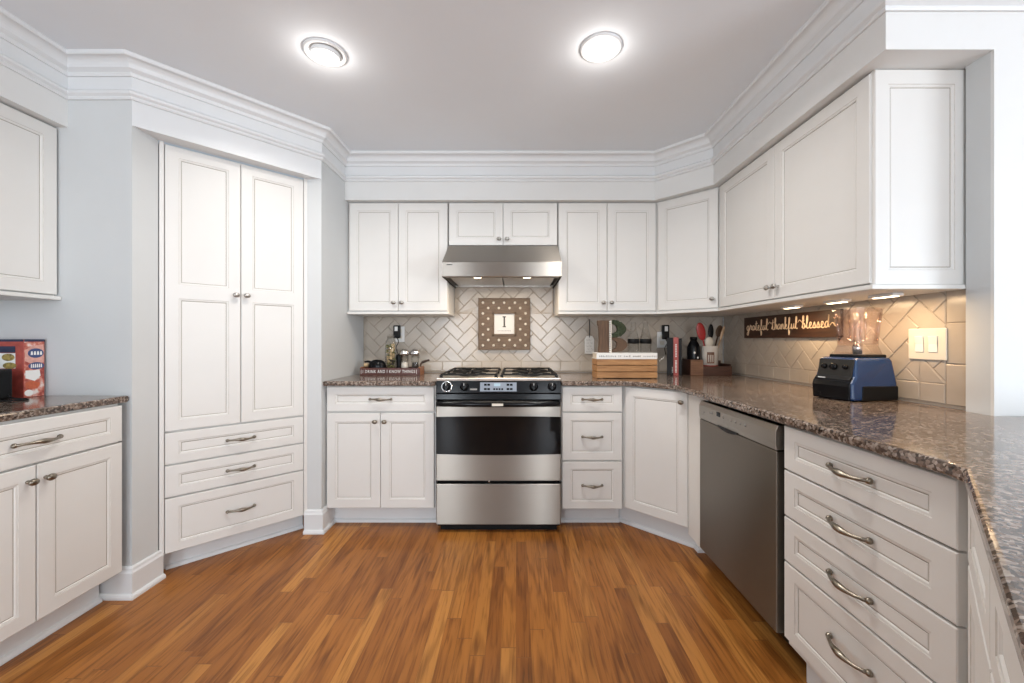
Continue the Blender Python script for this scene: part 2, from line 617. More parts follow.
struct(MB().box(XL - .1, XE + .1, YN - .1, YB + .1, -0.05, 0).build('floor', M['floor']))
struct(MB().box(XL - .1, XE + .1, YN - .1, YB + .1, CEIL, CEIL + .05).build('ceiling', M['ceiling']))
struct(MB().box(-1.3, XR + .12, YB, YB + .1, 0, CEIL).build('wall_back', M['wall']))
w = MB().box(XR, XR + .12, 1.43, YB, 0, CEIL)
w.box(1.588, XR + .12, YP + .01, 1.430, 0, CEIL)
struct(w.build('wall_right', M['wall']))
struct(MB().box(1.588, XE, YP, YP + .01, 0, CEIL).box(XR + .12, XE, YP + .01, YP + .12, 0, CEIL).build('wall_passage', M['soffit']))
struct(MB().box(XL - .1, XL, YN, 1.94, 0, CEIL).build('wall_left', M['wall']))
# stub wall between the worktop and the pantry recess, then the recess, then the return to the back wall
struct(MB().prism([(XL, 1.84), PA, (PA[0], 1.975), (-1.80, 2.03), (XL, 2.03)], 0, CEIL).build('wall_stub', M['wall']))
struct(MB().prism([(-1.268, 2.455), PB, (PB[0], YB), (-1.30, YB), (-1.30, 2.50)], 0, CEIL).build('wall_return', M['wall']))
# outer room
r = MB()
for a, b_ in ((XL, -1.57), (-1.23, 0.47), (0.85, XE)):
    r.box(a, b_, YN - .1, YN, 0, CEIL)
for a, b_ in ((-1.57, -1.23), (0.47, 0.85)):
    r.box(a, b_, YN - .1, YN, 0, 0.65)
    r.box(a, b_, YN - .1, YN, 2.15, CEIL)
struct(r.build('wall_rear', M['wall']))
r = MB().box(XE, XE + .1, YN, -2.9, 0, CEIL).box(XE, XE + .1, -0.5, YP, 0, CEIL).box(XE, XE + .1, -2.9, -0.5, 0, 0.4).box(XE, XE + .1, -2.9, -0.5, 2.3, CEIL)
struct(r.build('wall_side', M['wall']))


def win_frame(name, x0, x1, z0, z1, nx):
    b = MB()
    t = 0.05
    b.box(x0 - .06, x0 + t, -.03, .05, z0 - .06, z1 + .06).box(x1 - t, x1 + .06, -.03, .05, z0 - .06, z1 + .06)
    b.box(x0 + t, x1 - t, -.03, .05, z0 - .06, z0 + t).box(x0 + t, x1 - t, -.03, .05, z1 - t, z1 + .06)
    for k in range(1, nx):
        xm = x0 + (x1 - x0) * k / nx
        b.box(xm - .02, xm + .02, 0, .04, z0 + t, z1 - t)
    return b


struct(win_frame('w', -1.57, -1.23, 0.65, 2.15, 1).build('window_1', M['trim'], loc=(0, YN - .06, 0)))
struct(win_frame('w', 0.47, 0.85, 0.65, 2.15, 1).build('window_2', M['trim'], loc=(0, YN - .06, 0)))
struct(win_frame('w', -2.9, -0.5, 0.4, 2.3, 3).build('window_3', M['trim'], loc=(XE + .06, 0, 0), rz=PI / 2))

# bulkheads over the cabinets
SX, SY = 1.228, 2.79
soff = [(PB[0], SY), (0.957, SY), (SX, 2.519), (SX, YP), (1.588, YP), (1.588, 1.43), (XR, 1.43), (XR, YB), (PB[0], YB)]
struct(MB().prism(soff, SOF, CEIL).build('wall_bulkhead', M['soffit']))
struct(MB().box(XL, -2.036, YN, 1.84, SOF, CEIL).build('wall_bulkhead_left', M['soffit']))
hd = [PA, PB, (PB[0] - .10, PB[1] + .0), (PA[0] - .02, PA[1] + .13)]
struct(MB().prism([PA, PB, (-1.268, 2.455), (PA[0], 1.975)], 2.14, CEIL).build('wall_bulkhead_pantry', M['trim']))

# crown: cove at the ceiling and a panel mould below it, mitred all the way round
path = [(-2.036, YN), (-2.036, 1.84), PA, PB, (PB[0], SY), (0.957, SY), (SX, 2.519), (SX, YP), (XE, YP)]
cove = [(0, 2.358), (.010, 2.358), (.014, 2.368), (.014, 2.374), (.024, 2.382), (.029, 2.386)]
for k in range(1, 7):
    a = k / 6 * PI / 2
    cove.append((.029 + .029 * (1 - math.cos(a)), 2.386 + .034 * math.sin(a)))
cove += [(.064, 2.420), (.068, 2.426), (.068, CEIL), (0, CEIL)]
struct(sweep(MB(), path, cove).build('trim_1', M['trim']))
mould = [(0, 2.254), (.008, 2.254), (.012, 2.262), (.010, 2.268), (.020, 2.276), (.022, 2.286), (.016, 2.292), (.008, 2.300), (.003, 2.300), (.003, 2.359), (0, 2.359)]
struct(sweep(MB(), path, mould).build('trim_2', M['trim']))

# baseboards by the pantry recess
bb = [(0, 0), (.030, 0), (.030, .010), (.026, .018), (.017, .022), (.017, .112), (.012, .122), (.010, .132), (.005, .138), (0, .138)]
struct(sweep(MB(), [(-1.90, 1.84), PA, (PA[0], 1.985)], bb).build('baseboard_left', M['trim']))
struct(sweep(MB(), [(-1.276, 2.455), PB, (PB[0], 2.605)], bb).build('baseboard_right', M['trim']))


# ------------------------------------------------------------------ tiled backsplash
def clip(poly, x0, x1, z0, z1):
    for ax, lim, sg in ((0, x0, 1), (0, x1, -1), (1, z0, 1), (1, z1, -1)):
        out = []
        for i in range(len(poly)):
            a, b = poly[i], poly[(i + 1) % len(poly)]
            da, db = sg * (a[ax] - lim), sg * (b[ax] - lim)
            if da >= 0:
                out.append(a)
            if (da > 0 and db < 0) or (da < 0 and db > 0):
                t = da / (da - db)
                out.append((a[0] + (b[0] - a[0]) * t, a[1] + (b[1] - a[1]) * t))
        poly = out
        if len(poly) < 3:
            return []
    res = []
    for p in poly:
        if not res or math.dist(p, res[-1]) > 1e-4:
            res.append(p)
    if len(res) > 2 and math.dist(res[0], res[-1]) < 1e-4:
        res.pop()
    return res if len(res) > 2 else []


def inset(poly, d):
    n = len(poly)
    ar = sum(poly[i][0] * poly[(i + 1) % n][1] - poly[(i + 1) % n][0] * poly[i][1] for i in range(n)) / 2
    if ar < 0:
        poly = poly[::-1]
    if abs(ar) < 2.5e-4:
        return None, poly
    k = 0
    while k < len(poly) and len(poly) > 3:      # drop slivers of an edge
        j = (k + 1) % len(poly)
        if math.dist(poly[k], poly[j]) < 2 * d + .0015:
            mid = ((poly[k][0] + poly[j][0]) / 2, (poly[k][1] + poly[j][1]) / 2)
            poly = [mid if i == k else p for i, p in enumerate(poly) if i != j]
            k = 0
        else:
            k += 1
    n = len(poly)
    L_ = []
    for i in range(n):
        a, b = poly[i], poly[(i + 1) % n]
        l = math.dist(a, b)
        if l < 2 * d + .001:
            return None, poly
        nx, nz = -(b[1] - a[1]) / l, (b[0] - a[0]) / l
        L_.append((nx, nz, nx * a[0] + nz * a[1] + d))
    out = []
    for i in range(n):
        a, b = L_[i - 1], L_[i]
        det = a[0] * b[1] - a[1] * b[0]
        if abs(det) < 1e-5:
            return None, poly
        out.append(((a[2] * b[1] - a[1] * b[2]) / det, (a[0] * b[2] - a[2] * b[0]) / det))
    return out, poly


def tiles(mb, regions, straight, phase=(0, 0), W=0.076, g=0.0013):
    """herringbone laid at 45 degrees inside the regions; local plane x-z, faces toward -y"""
    polys = []
    c = 1 / S2
    for x0, x1, z0, z1 in regions:
        R = int((x1 - x0 + z1 - z0) / W) + 8
        for k in range(-R, R):
            for j in range(-R, R):
                for (a0, b0, a1, b1) in ((k, k + 4 * j, k + 2, k + 4 * j + 1), (k, k + 1 + 4 * j, k + 1, k + 3 + 4 * j)):
                    q = [(a0 * W + g, b0 * W + g), (a1 * W - g, b0 * W + g), (a1 * W - g, b1 * W - g), (a0 * W + g, b1 * W - g)]
                    q = [((u - v) * c + phase[0], (u + v) * c + phase[1]) for u, v in q]
                    if max(p[0] for p in q) < x0 or min(p[0] for p in q) > x1 or max(p[1] for p in q) < z0 or min(p[1] for p in q) > z1:
                        continue
                    p = clip(q, x0, x1, z0, z1)
                    if p:
                        polys.append(p)
    for x0, x1, z0, z1 in straight:
        polys.append([(x0 + g, z0 + g), (x1 - g, z0 + g), (x1 - g, z1 - g), (x0 + g, z1 - g)])
    for p in polys:
        top, p = inset(p, 0.0022)
        if not top:
            continue
        n = len(p)
        vs = [(a, -.004, b) for a, b in p] + [(a, -.0062, b) for a, b in p]
        t2, _ = inset(p, 0.0030)
        top = t2 or top
        vs += [(a, -.0080, b) for a, b in top]
        fs = [(i, (i + 1) % n, n + (i + 1) % n, n + i) for i in range(n)]
        fs += [(n + i, n + (i + 1) % n, 2 * n + (i + 1) % n, 2 * n + i) for i in range(n)]
        fs += [tuple(range(2 * n, 3 * n))]
        mb.add(vs, fs, 0)


TZ = CT + .002
t = MB()
row = [(x, min(x + .152, 1.597), TZ + .008, TZ + .084) for x in [PB[0] + .004 + .152 * k for k in range(19)] if x < 1.55]
tiles(t, [(PB[0], 1.598, TZ + .084, 1.372), (-0.475, 0.290, 1.372, 1.60)], row, (0.03, 1.0))
t.box(PB[0], 1.60, -.0045, 0, TZ, 1.372, 1)
t.box(-0.475, 0.290, -.0045, 0, 1.372, 1.60, 1)
struct(t.build('wall_backsplash_back', [M['tile'], M['grout']], loc=(0, YB, 0)))
t = MB()
LN = YB - .012 - 1.434
row = [(x, min(x + .152, LN - .078), TZ + .008, TZ + .084) for x in [.152 * k for k in range(12)] if x < LN - .10]
colm = [(LN - .076, LN, TZ + .008 + .152 * k, min(TZ + .008 + .152 * (k + 1), 1.372)) for k in range(3)]
tiles(t, [(0, LN - .077, TZ + .084, 1.372)], row + colm, (0.55, 1.0))
t.box(0, LN, -.0045, 0, TZ, 1.372, 1)
struct(t.build('wall_backsplash_right', [M['tile'], M['grout']], loc=(XR, YB - .012, 0), rz=-PI / 2))


# ------------------------------------------------------------------ cabinet builders
def panel_mb(w, h, t=.020, sx=.050, sz=.050, split=None):
    """painted front with a recessed, glaze-lined field; face at y=0, back at y=t"""
    b = MB()
    e = .0025

    def ring(p, q, m):
        b.add(p + q, [(i, (i + 1) % 4, 4 + (i + 1) % 4, 4 + i) for i in range(4)], m)

    def rect(x0, x1, z0, z1, y):
        return [(x0, y, z0), (x1, y, z0), (x1, y, z1), (x0, y, z1)]
    b.add(rect(0, w, 0, h, t), [(3, 2, 1, 0)], 0)
    ring(rect(0, w, 0, h, t), rect(0, w, 0, h, e), 0)
    ring(rect(0, w, 0, h, e), rect(e, w - e, e, h - e, 0), 0)
    fields = [(sz, h - sz)] if not split else [(sz, split - .035), (split + .035, h - sz)]
    x0, x1 = sx, w - sx
    b.add(rect(e, x0, e, h - e, 0), [(0, 1, 2, 3)], 0)
    b.add(rect(x1, w - e, e, h - e, 0), [(0, 1, 2, 3)], 0)
    zs = [e] + [z for f in fields for z in f] + [h - e]
    for k in range(0, len(zs), 2):
        b.add(rect(x0, x1, zs[k], zs[k + 1], 0), [(0, 1, 2, 3)], 0)
    for z0, z1 in fields:
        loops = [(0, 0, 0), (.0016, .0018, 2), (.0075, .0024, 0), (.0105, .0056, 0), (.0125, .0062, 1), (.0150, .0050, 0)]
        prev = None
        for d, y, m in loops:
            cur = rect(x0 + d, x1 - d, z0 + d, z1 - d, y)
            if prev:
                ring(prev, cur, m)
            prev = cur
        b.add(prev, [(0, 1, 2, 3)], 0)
    return b


def knob_mb():
    p = [(.0065, 0), (.0065, -.003), (.0042, -.006), (.0042, -.013), (.008, -.016), (.0125, -.020), (.013, -.024), (.0105, -.029), (.005, -.0315), (1e-6, -.032)]
    return MB().lathe(p, n=16, axis='y', sx=1.28)


def pull_mb(L=.135):
    pts, rad = [], []
    n = 18
    for k in range(n + 1):
        u = -1 + 2 * k / n
        pts.append((u * L / 2 * .93, -.006 - .024 * (1 - u * u) ** .8, -.0015 * math.sin(u * PI)))
        rad.append(.0046 + .0052 * math.exp(-(u / .38) ** 2) + .0022 * math.exp(-((abs(u) - .95) / .06) ** 2))
    b = MB().tube(pts, rad, 10)
    for s in (-1, 1):
        b.lathe([(.0085, 0), (.009, -.004), (.0075, -.009), (.004, -.012), (1e-6, -.0125)], (s * L / 2 * .95, 0, 0), 12, 0, 'y')
    return b


KNOB_ME, PULL_ME = {}, {}


def hardware(kind, parent, loc, metal='pewter', L=.135):
    if kind == 'knob':
        return knob_mb().build('knob', M[metal], parent, loc)
    return pull_mb(L).build('pull_handle', M['pewter'], parent, loc)


def fronts(root, items, metal='pewter'):
    for it in items:
        kind, x0, x1, z0, z1 = it[:5]
        opt = it[5] if len(it) > 5 else {}
        w_, h_ = x1 - x0, z1 - z0
        sz = opt.get('sz', .044 if kind == 'drawer' else .052)
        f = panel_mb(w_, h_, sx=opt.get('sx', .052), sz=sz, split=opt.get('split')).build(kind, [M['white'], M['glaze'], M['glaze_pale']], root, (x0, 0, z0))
        if 'knob' in opt:
            hardware('knob', f, (opt['knob'][0] - x0, 0, opt['knob'][1] - z0), metal)
        if 'pull' in opt:
            hardware('pull', f, (w_ / 2, 0, opt.get('pz', h_ / 2)), metal, opt['pull'])


TRIMS = []
SHOE = [(0, 0), (.016, 0), (.016, .006), (.012, .014), (.005, .019), (0, .020)]


def base_cab(label, loc, rz, poly, toe, items, metal='pewter', group='white base cabinets', z0=.125, cat='cabinet', shoe=0):
    root = thing('base_cabinet', label, cat, loc, rz, group)
    MB().prism(local(poly, loc, rz), z0, .8835).build('carcass', M['white'], root)
    MB().prism(local(toe, loc, rz), 0, z0).build('toe_kick', M['trim'], root)
    if shoe:
        TRIMS.append(toe[:shoe])
    fronts(root, items, metal)
    return root


def upper_cab(label, loc, rz, poly, items, metal='nickel', z0=1.362, rail=True):
    root = thing('wall_cabinet', label, 'cabinet', loc, rz, 'white wall cabinets')
    MB().prism(local(poly, loc, rz), z0, SOF).build('carcass', M['white'], root)
    fronts(root, items, metal)
    return root


def rail(root, loc, rz, poly, z0=1.345, z1=1.362):
    MB().prism(local(poly, loc, rz), z0, z1).build('light_rail', M['white'], root, bevel=.003)


# --- wall cabinets on the back wall
UY, UYB = 2.83, YB - .002
uz0, uz1 = 1.369, 2.121


def upper_back(label, x0, x1, xm, z0, kz, drail=True, bx0=None):
    loc = (x0, UY, 0)
    bx0 = x0 if bx0 is None else bx0
    poly = [(bx0, UY + .021), (x1, UY + .021), (x1, UYB if z0 > 1.5 else YB - .01), (bx0, UYB if z0 > 1.5 else YB - .01)]
    k = .028
    its = [('door', .003, xm - x0 - .0015, z0, uz1, dict(knob=(xm - x0 - k, kz))),
           ('door', xm - x0 + .0015, x1 - x0 - .003, z0, uz1, dict(knob=(xm - x0 + k, kz)))]
    root = upper_cab(label, loc, 0, poly, its, z0=z0 - (.007 if drail else .004))
    if drail:
        rail(root, loc, 0, [(bx0 - .0, UY - .008), (x1 + .006, UY - .008), (x1 + .006, YB - .01), (bx0, YB - .01)])
    return root


upper_back('two-door white wall cabinet above the tray, between the side wall and the hood', -1.1675, -.4765, -.8235, uz0, 1.425, bx0=-1.178)
upper_back('short two-door white wall cabinet directly on top of the steel hood', -.4715, .2905, -.0905, 1.828, 1.868, False)
upper_back('two-door white wall cabinet above the wooden crate, beside the hood', .2955, .980, .637, uz0, 1.425)

# corner wall cabinet set at 45 degrees
CL, CZ = (0.984, 2.828), -PI / 4
d = .021 / S2 * 2
poly = [(0.984, 2.851), (1.289, 2.546), (XR - .01, 2.546), (XR - .01, YB - .01), (0.984, YB - .01)]
u = upper_cab('single-door white corner wall cabinet set at an angle', CL, CZ, poly,
              [('door', .006, .402, uz0, uz1, dict(knob=(.374, 1.425)))])
rail(u, CL, CZ, [(0.984, 2.818), (1.259, 2.536), (XR - .01, 2.536), (XR - .01, YB - .01), (0.984, YB - .01)])

# wall cabinet on the right wall, with a panelled end
RL = (1.268, 2.530)
poly = [(1.289, 2.530), (XR - .01, 2.530), (XR - .01, 1.458), (1.289, 1.458)]
u = upper_cab('long two-door white wall cabinet with panelled end above the blender', RL, -PI / 2, poly,
              [('door', .012, .540, uz0, uz1, dict(knob=(.514, 1.425))), ('door', .5435, 1.077, uz0, uz1, dict(knob=(.570, 1.425)))])
rail(u, RL, -PI / 2, [(1.260, 2.530), (XR - .01, 2.530), (XR - .01, 1.432), (1.260, 1.432)])
panel_mb(.331, SOF - 1.362 - .002, sx=.047, sz=.052).build('end_panel', [M['white'], M['glaze'], M['glaze_pale']], u, (1.530 + .0 - .44, .009, 1.362), PI / 2)

# wall cabinet on the left wall
LLc = (-2.075, 1.20)
poly = [(-2.096, 1.20), (-2.096, 1.838), (XL, 1.838), (XL, 1.20)]
u = upper_cab('white wall cabinet above the carton, under the bulkhead by the stub wall', LLc, PI / 2, poly,
              [('door', .004, .312, uz0, uz1, dict(knob=(.285, 1.425))), ('door', .316, .632, uz0, uz1, dict(knob=(.343, 1.425)))])
rail(u, LLc, PI / 2, [(-2.062, 1.20), (-2.062, 1.839), (XL, 1.839), (XL, 1.20)])

# --- base cabinets on the back wall
BY = 2.495
loc = (-1.176, BY, 0)
poly = [(-1.176, BY + .021), (-.497, BY + .021), (-.497, YB - .002), (-1.176, YB - .002)]
toe = [(-1.176, BY + .105), (-.497, BY + .105), (-.497, YB - .01), (-1.176, YB - .01)]
base_cab('white base cabinet with one drawer over two doors, between pantry wall and range', loc, 0, poly, toe,
         [('drawer', .012, .671, .726, .876, dict(pull=.135)),
          ('door', .012, .3395, .130, .714, dict(knob=(.312, .664))), ('door', .3425, .671, .130, .714, dict(knob=(.370, .664)))], shoe=2)
loc = (.280, BY, 0)
poly = [(.280, BY + .021), (.660, BY + .021), (.660, YB - .002), (.280, YB - .002)]
toe = [(.280, BY + .105), (.660, BY + .105), (.660, YB - .01), (.280, YB - .01)]
base_cab('narrow white base cabinet with three drawers just beside the range', loc, 0, poly, toe,
         [('drawer', .005, .374, .724, .876, dict(pull=.125)), ('drawer', .005, .374, .423, .715, dict(pull=.125)),
          ('drawer', .005, .374, .125, .415, dict(pull=.125))], shoe=2)
# corner base cabinet at 45 degrees
loc, rz = (.668, 2.507, 0), -PI / 4
poly = [(.666, 2.537), (.963, 2.240), (.963, 2.040), (XR - .002, 2.040), (XR - .002, YB - .002), (.666, YB - .002)]
toe = [(.666, 2.615), (1.010, 2.271), (1.010, 2.215), (XR - .01, 2.215), (XR - .01, YB - .01), (.666, YB - .01)]
c = base_cab('single-door white corner base cabinet set at an angle next to the dishwasher', loc, rz, poly, toe,
             [('door', .008, .392, .130, .876, dict(knob=(.362, .820)))], shoe=3)
MB().prism(local([(.945, 2.222), (.963, 2.238), (.963, 2.012), (.945, 2.012)], loc, rz), .10, .876).build('filler_strip', M['white'], c, bevel=.002)

# drawer bank on the right
DX = .915
loc, rz = (DX, 1.388, 0), -PI / 2
poly = [(DX + .021, 1.388), (XR - .002, 1.388), (XR - .002, .841), (DX + .021, .841)]
toe = [(DX + .075, 1.380), (XR - .01, 1.380), (XR - .01, .835), (DX + .075, .835)]
base_cab('wide white base cabinet with four stacked drawers beside the dishwasher', loc, rz, poly, toe,
         [('drawer', .005, .548, .728, .874, dict(pull=.140)), ('drawer', .005, .548, .571, .722, dict(pull=.140)),
          ('drawer', .005, .548, .417, .565, dict(pull=.140)), ('drawer', .005, .548, .155, .411, dict(pull=.140, pz=.150))])
# peninsula cabinet turning back at 45 degrees
loc, rz = (.907, .814, 0), -3 * PI / 4
poly = [(.940, .817), (.390, .267), (.850, -.195), (1.60, .555), (1.60, .835), (.945, .835)]
toe = [(1.0, .75), (.452, .202), (.850, -.195), (1.60, .555), (1.59, .80), (1.05, .80)]
base_cab('white peninsula cabinet angled under the end of the granite worktop', loc, rz, poly, toe,
         [('drawer', .012, .375, .728, .872, dict(sz=.04)), ('drawer', .380, .740, .728, .872, dict(sz=.04)),
          ('door', .012, .375, .130, .720, {}), ('door', .380, .740, .130, .720, {})])
# left run
loc, rz = (-1.752, .500, 0), PI / 2
poly = [(-1.773, .500), (-1.773, 1.803), (XL + .01, 1.803), (XL + .01, .500)]
toe = [(-1.857, .500), (-1.857, 1.803), (XL + .01, 1.803), (XL + .01, .500)]
base_cab('white base cabinet run under the carton, one wide drawer over two doors in view', loc, rz, poly, toe,
         [('drawer', .662, 1.303, .717, .874, dict(pull=.150)),
          ('door', .662, .979, .136, .709, dict(knob=(.953, .655))), ('door', .983, 1.303, .136, .709, dict(knob=(1.009, .655))),
          ('drawer', .012, .656, .717, .874, dict(pull=.150)),
          ('door', .012, .332, .136, .709, {}), ('door', .336, .656, .136, .709, {})], shoe=2)

# --- tall pantry set at 45 degrees in its recess
loc, rz = (-1.745, 1.980, 0), PI / 4
root = thing('pantry_cabinet', 'tall white pantry with two long doors over three drawers, set at an angle', 'cabinet', loc, rz)
b = MB().box(.0, .676, .021, .30, .105, 2.139)
b.build('carcass', M['white'], root)
MB().box(.0, .676, .085, .30, 0, .105).build('toe_kick', M['trim'], root)
TRIMS.append([(loc[0] + (u_ - .085) / S2, loc[1] + (u_ + .085) / S2) for u_ in (.03, .676)])
MB().box(.0, .018, -.004, .021, .105, 2.139).build('face_frame', M['white'], root, bevel=.002)
MB().box(.6565, .676, -.004, .021, .105, 2.139).build('face_frame', M['white'], root, bevel=.002)
kz = 1.408
fronts(root, [('door', .021, .3355, .712, 2.130, dict(split=kz - .712, knob=(.312, kz), sx=.053)),
              ('door', .3385, .6545, .712, 2.130, dict(split=kz - .712, knob=(.362, kz), sx=.053)),
              ('drawer', .021, .6545, .548, .703, dict(pull=.130, sx=.053)), ('drawer', .021, .6545, .385, .540, dict(pull=.130, sx=.053)),
              ('drawer', .021, .6545, .108, .377, dict(pull=.130, sx=.053))], 'nickel')


for k, pts_ in enumerate(TRIMS):
    struct(sweep(MB(), pts_, SHOE).build('trim_%d' % (k + 3), M['trim']))


# ------------------------------------------------------------------ worktops
def worktop(label, poly):
    o = MB().prism(poly, .884, CT).build('worktop', M['granite'], bevel=.009, seg=3)
    tag(o, label, 'worktop', 'brown granite worktops')


worktop('short piece of brown granite worktop between the pantry wall and the range',
        [(-1.178, 2.465), (-.490, 2.465), (-.490, YB - .001), (-1.178, YB - .001)])
worktop('long brown granite worktop running round the corner under the blender',
        [(.278, 2.465), (.655, 2.465), (.70, 2.452), (.872, 2.280), (.885, 2.235), (.885, .835), (.873, .790), (.360, .277), (.820, -.183), (2.345, 1.343),
         (1.586, 1.343), (1.586, 1.431), (XR - .001, 1.431), (XR - .001, YB - .001), (.278, YB - .001)])
worktop('brown granite worktop under the red carton beside the stub wall',
        [(XL + .001, .480), (-1.752, .480), (-1.752, 1.838), (XL + .001, 1.838)])


# ------------------------------------------------------------------ range
RX, RY = -.1055, 2.440
rg = thing('gas_range', 'stainless gas range with black glass oven door under the hood', 'range', (RX, RY, 0))
hw = .3765
MB().box(-hw + .004, hw - .004, .035, .66, .03, .895).build('body', M['black_matte'], rg)
MB().slab_x([(.012, .918), (.010, .931), (.016, .935), (.655, .935), (.66, .93), (.66, .896), (.03, .896)], -hw, hw).build('cooktop', M['steel_flat'], rg, bevel=.002)
# sloped console
MB().slab_x([(-.004, .846), (.008, .9175), (.04, .917), (.04, .846)], -hw, hw).build('control_panel', M['black'], rg, bevel=.002)
MB().slab_x([(-.012, .806), (-.006, .843), (.04, .843), (.04, .806)], -hw, hw).build('vent_bezel', M['black'], rg, bevel=.004)
ang = math.atan2(.012, .0715)


def on_console(x, z):
    return (x, -.004 + (z - .846) / .0715 * .012, z)


for kx, ring in ((-.312, True), (-.205, False), (.212, False), (.322, False)):
    cx, cy, cz = on_console(kx, .884)
    k = MB().lathe([(.0275, .0), (.0265, -.008), (.021, -.012), (.0195, -.024), (.015, -.027), (1e-6, -.0275)], n=20, axis='y')
    k.box(-.0045, .0045, -.034, -.010, -.019, .019)
    ko = k.build('knob', M['black'], rg, (cx, cy, cz), rot=(ang * -1, 0, 0))
    if ring:
        MB().lathe([(.034, .0), (.033, -.003), (.025, -.0035), (.0245, 0)], n=24, axis='y').build('ring', M['chrome'], ko)
    MB().box(-.0012, .0012, -.0348, -.0335, .004, .018).build('pointer', M['paper'], ko)
kp = on_console(-.001, .882)
q = MB().box(-.110, .110, -.002, .004, -.027, .027, 0)
q.box(-.026, .012, -.0028, 0, .004, .021, 1)
for bx_ in (-.078, -.058, .058, .078):
    for bz in (-.013, .013):
        q.box(bx_ - .008, bx_ + .008, -.0032, 0, bz - .006, bz + .006, 2)
for k in range(4):
    q.box(-.03 + .016 * k, -.019 + .016 * k, -.0032, 0, -.019, -.008, 2)
q.build('display', [M['panel_grey'], M['lcd'], M['black']], rg, kp, rot=(-ang, 0, 0))
kp = on_console(-.150, .868)
MB().box(-.021, .021, -.0015, .002, -.0045, .0045).build('badge', M['ink_grey'], rg, kp, rot=(-ang, 0, 0))
# oven door: steel with a curved black window
dz0, dz1 = .316, .798
door = MB().box(-hw, hw, .0, .034, dz0, dz1)
dr = door.build('oven_door', M['steel'], rg, bevel=.004)


def arc_band(x0, x1, ztop, zbot, sag_t, sag_b, y0, y1, n=16, m=0):
    b = MB()
    pr = []
    for k in range(n + 1):
        u = -1 + 2 * k / n
        pr.append((x0 + (x1 - x0) * k / n, ztop - sag_t * u * u))
    for k in range(n, -1, -1):
        u = -1 + 2 * k / n
        pr.append((x0 + (x1 - x0) * k / n, zbot + sag_b * u * u))
    return b.slab_y(pr, y0, y1, m)


arc_band(-hw + .001, hw - .001, .706, .472, .004, .007, -.003, .002).build('window', M['black_glass'], dr)
hp = []
for k in range(21):
    u = -1 + 2 * k / 20
    hp.append((u * .365, -.030 - .018 * (1 - u * u), .785))
hd_ = MB().tube(hp, .0165, 12, flat=1.0)
hd_.box(-.37, -.33, -.035, .004, .770, .799).box(.33, .37, -.035, .004, .770, .799)
ho = hd_.build('handle', M['black'], dr)
MB().box(-.036, .030, -.0695, -.064, .778, .792).build('badge', M['plastic'], ho)
MB().box(-hw, hw, .004, .034, .050, .296).build('lower_drawer', M['steel'], rg, bevel=.004)
MB().box(-hw + .02, hw - .02, .05, .60, .0, .03).build('plinth', M['black_matte'], rg)
MB().ball((-.056, -.002, .314), .006).build('latch', M['chrome'], rg)
# burners and grates
for bx_ in (-.20, .20):
    for by_ in (.19, .47):
        MB().lathe([(.062, .9345), (.060, .939), (.042, .941), (.040, .948), (.036, .951), (.012, .953), (1e-6, .953)], (bx_, by_, 0), 20).build('burner', [M['black']], rg)
for sx in (-1, 1):
    g = MB()
    x0, x1 = (-.355, -.018) if sx < 0 else (.018, .355)
    y0, y1 = .055, .620
    zb, zt, bw = .947, .957, .0045
    for yy in (y0, (y0 + y1) / 2, y1):
        g.box(x0, x1, yy - bw, yy + bw, zb, zt)
    for xx in (x0, x1):
        g.box(xx - bw, xx + bw, y0, y1, zb, zt)
    cx = sx * .20
    for by_ in (.19, .47):
        for k in range(4):
            a = PI / 4 + k * PI / 2
            g.tube([(cx + .028 * math.cos(a), by_ + .028 * math.sin(a), .953), (cx + .10 * math.cos(a), by_ + .10 * math.sin(a), .959),
                    (cx + .165 * math.cos(a), by_ + .140 * math.sin(a), .953)], .006, 6)
        g.box(cx - .004, cx + .004, by_ - .14, by_ - .03, zb, zt).box(cx - .004, cx + .004, by_ + .03, by_ + .14, zb, zt)
    for xx in (x0, x1):
        for yy in (y0, (y0 + y1) / 2, y1):
            g.box(xx - .009, xx + .009, yy - .009, yy + .009, .934, zb + .002)
    g.build('grate', M['iron'], rg)

# ------------------------------------------------------------------ range hood
HX = -.0895
hood = thing('range_hood', 'stainless range hood between the wall cabinets over the range', 'range hood', (HX, 0, 1.56))
hh = .381
zz = 1.56
sh_prof = [(3.128, 1.823 - zz), (2.83, 1.823 - zz), (2.583, 1.667 - zz), (2.578, 1.660 - zz), (2.578, 1.572 - zz), (2.583, 1.566 - zz), (2.60, 1.566 - zz),
           (2.60, 1.655 - zz), (2.84, 1.808 - zz), (3.128, 1.808 - zz)]
s = MB().slab_x(sh_prof, -hh, hh)
for a, b_ in ((-hh, -hh + .012), (hh - .012, hh)):
    s.slab_x([(3.128, .263), (2.83, .263), (2.585, .107), (2.585, .006), (3.128, .006)], a, b_)
s.build('canopy', M['steel'], hood)
MB().box(-hh + .012, hh - .012, 2.60, 2.66, .012, .018).build('underside_strip', M['steel_flat'], hood)
MB().box(-hh + .012, hh - .012, 3.08, 3.128, .012, .018).build('underside_strip', M['steel_flat'], hood)
for sgn in (-1, 1):
    f = MB()
    x0, x1 = (-.345, -.004) if sgn < 0 else (.004, .345)
    for k in range(12):
        yk = 2.665 + .034 * k
        f.box(x0, x1, yk, yk + .024, .016, .022)
    f.box(x0, x1, 2.66, 3.08, .024, .028)
    f.build('filter', M['steel_flat'], hood)
MB().lathe([(.026, 0), (.024, -.004), (1e-6, -.005)], (.16, 2.632, .012), 18).build('lamp_lens', M['lens_hood'], hood)
MB().lathe([(.026, 0), (.024, -.004), (1e-6, -.005)], (-.16, 2.632, .012), 18).build('lamp_lens', M['lens_hood'], hood)
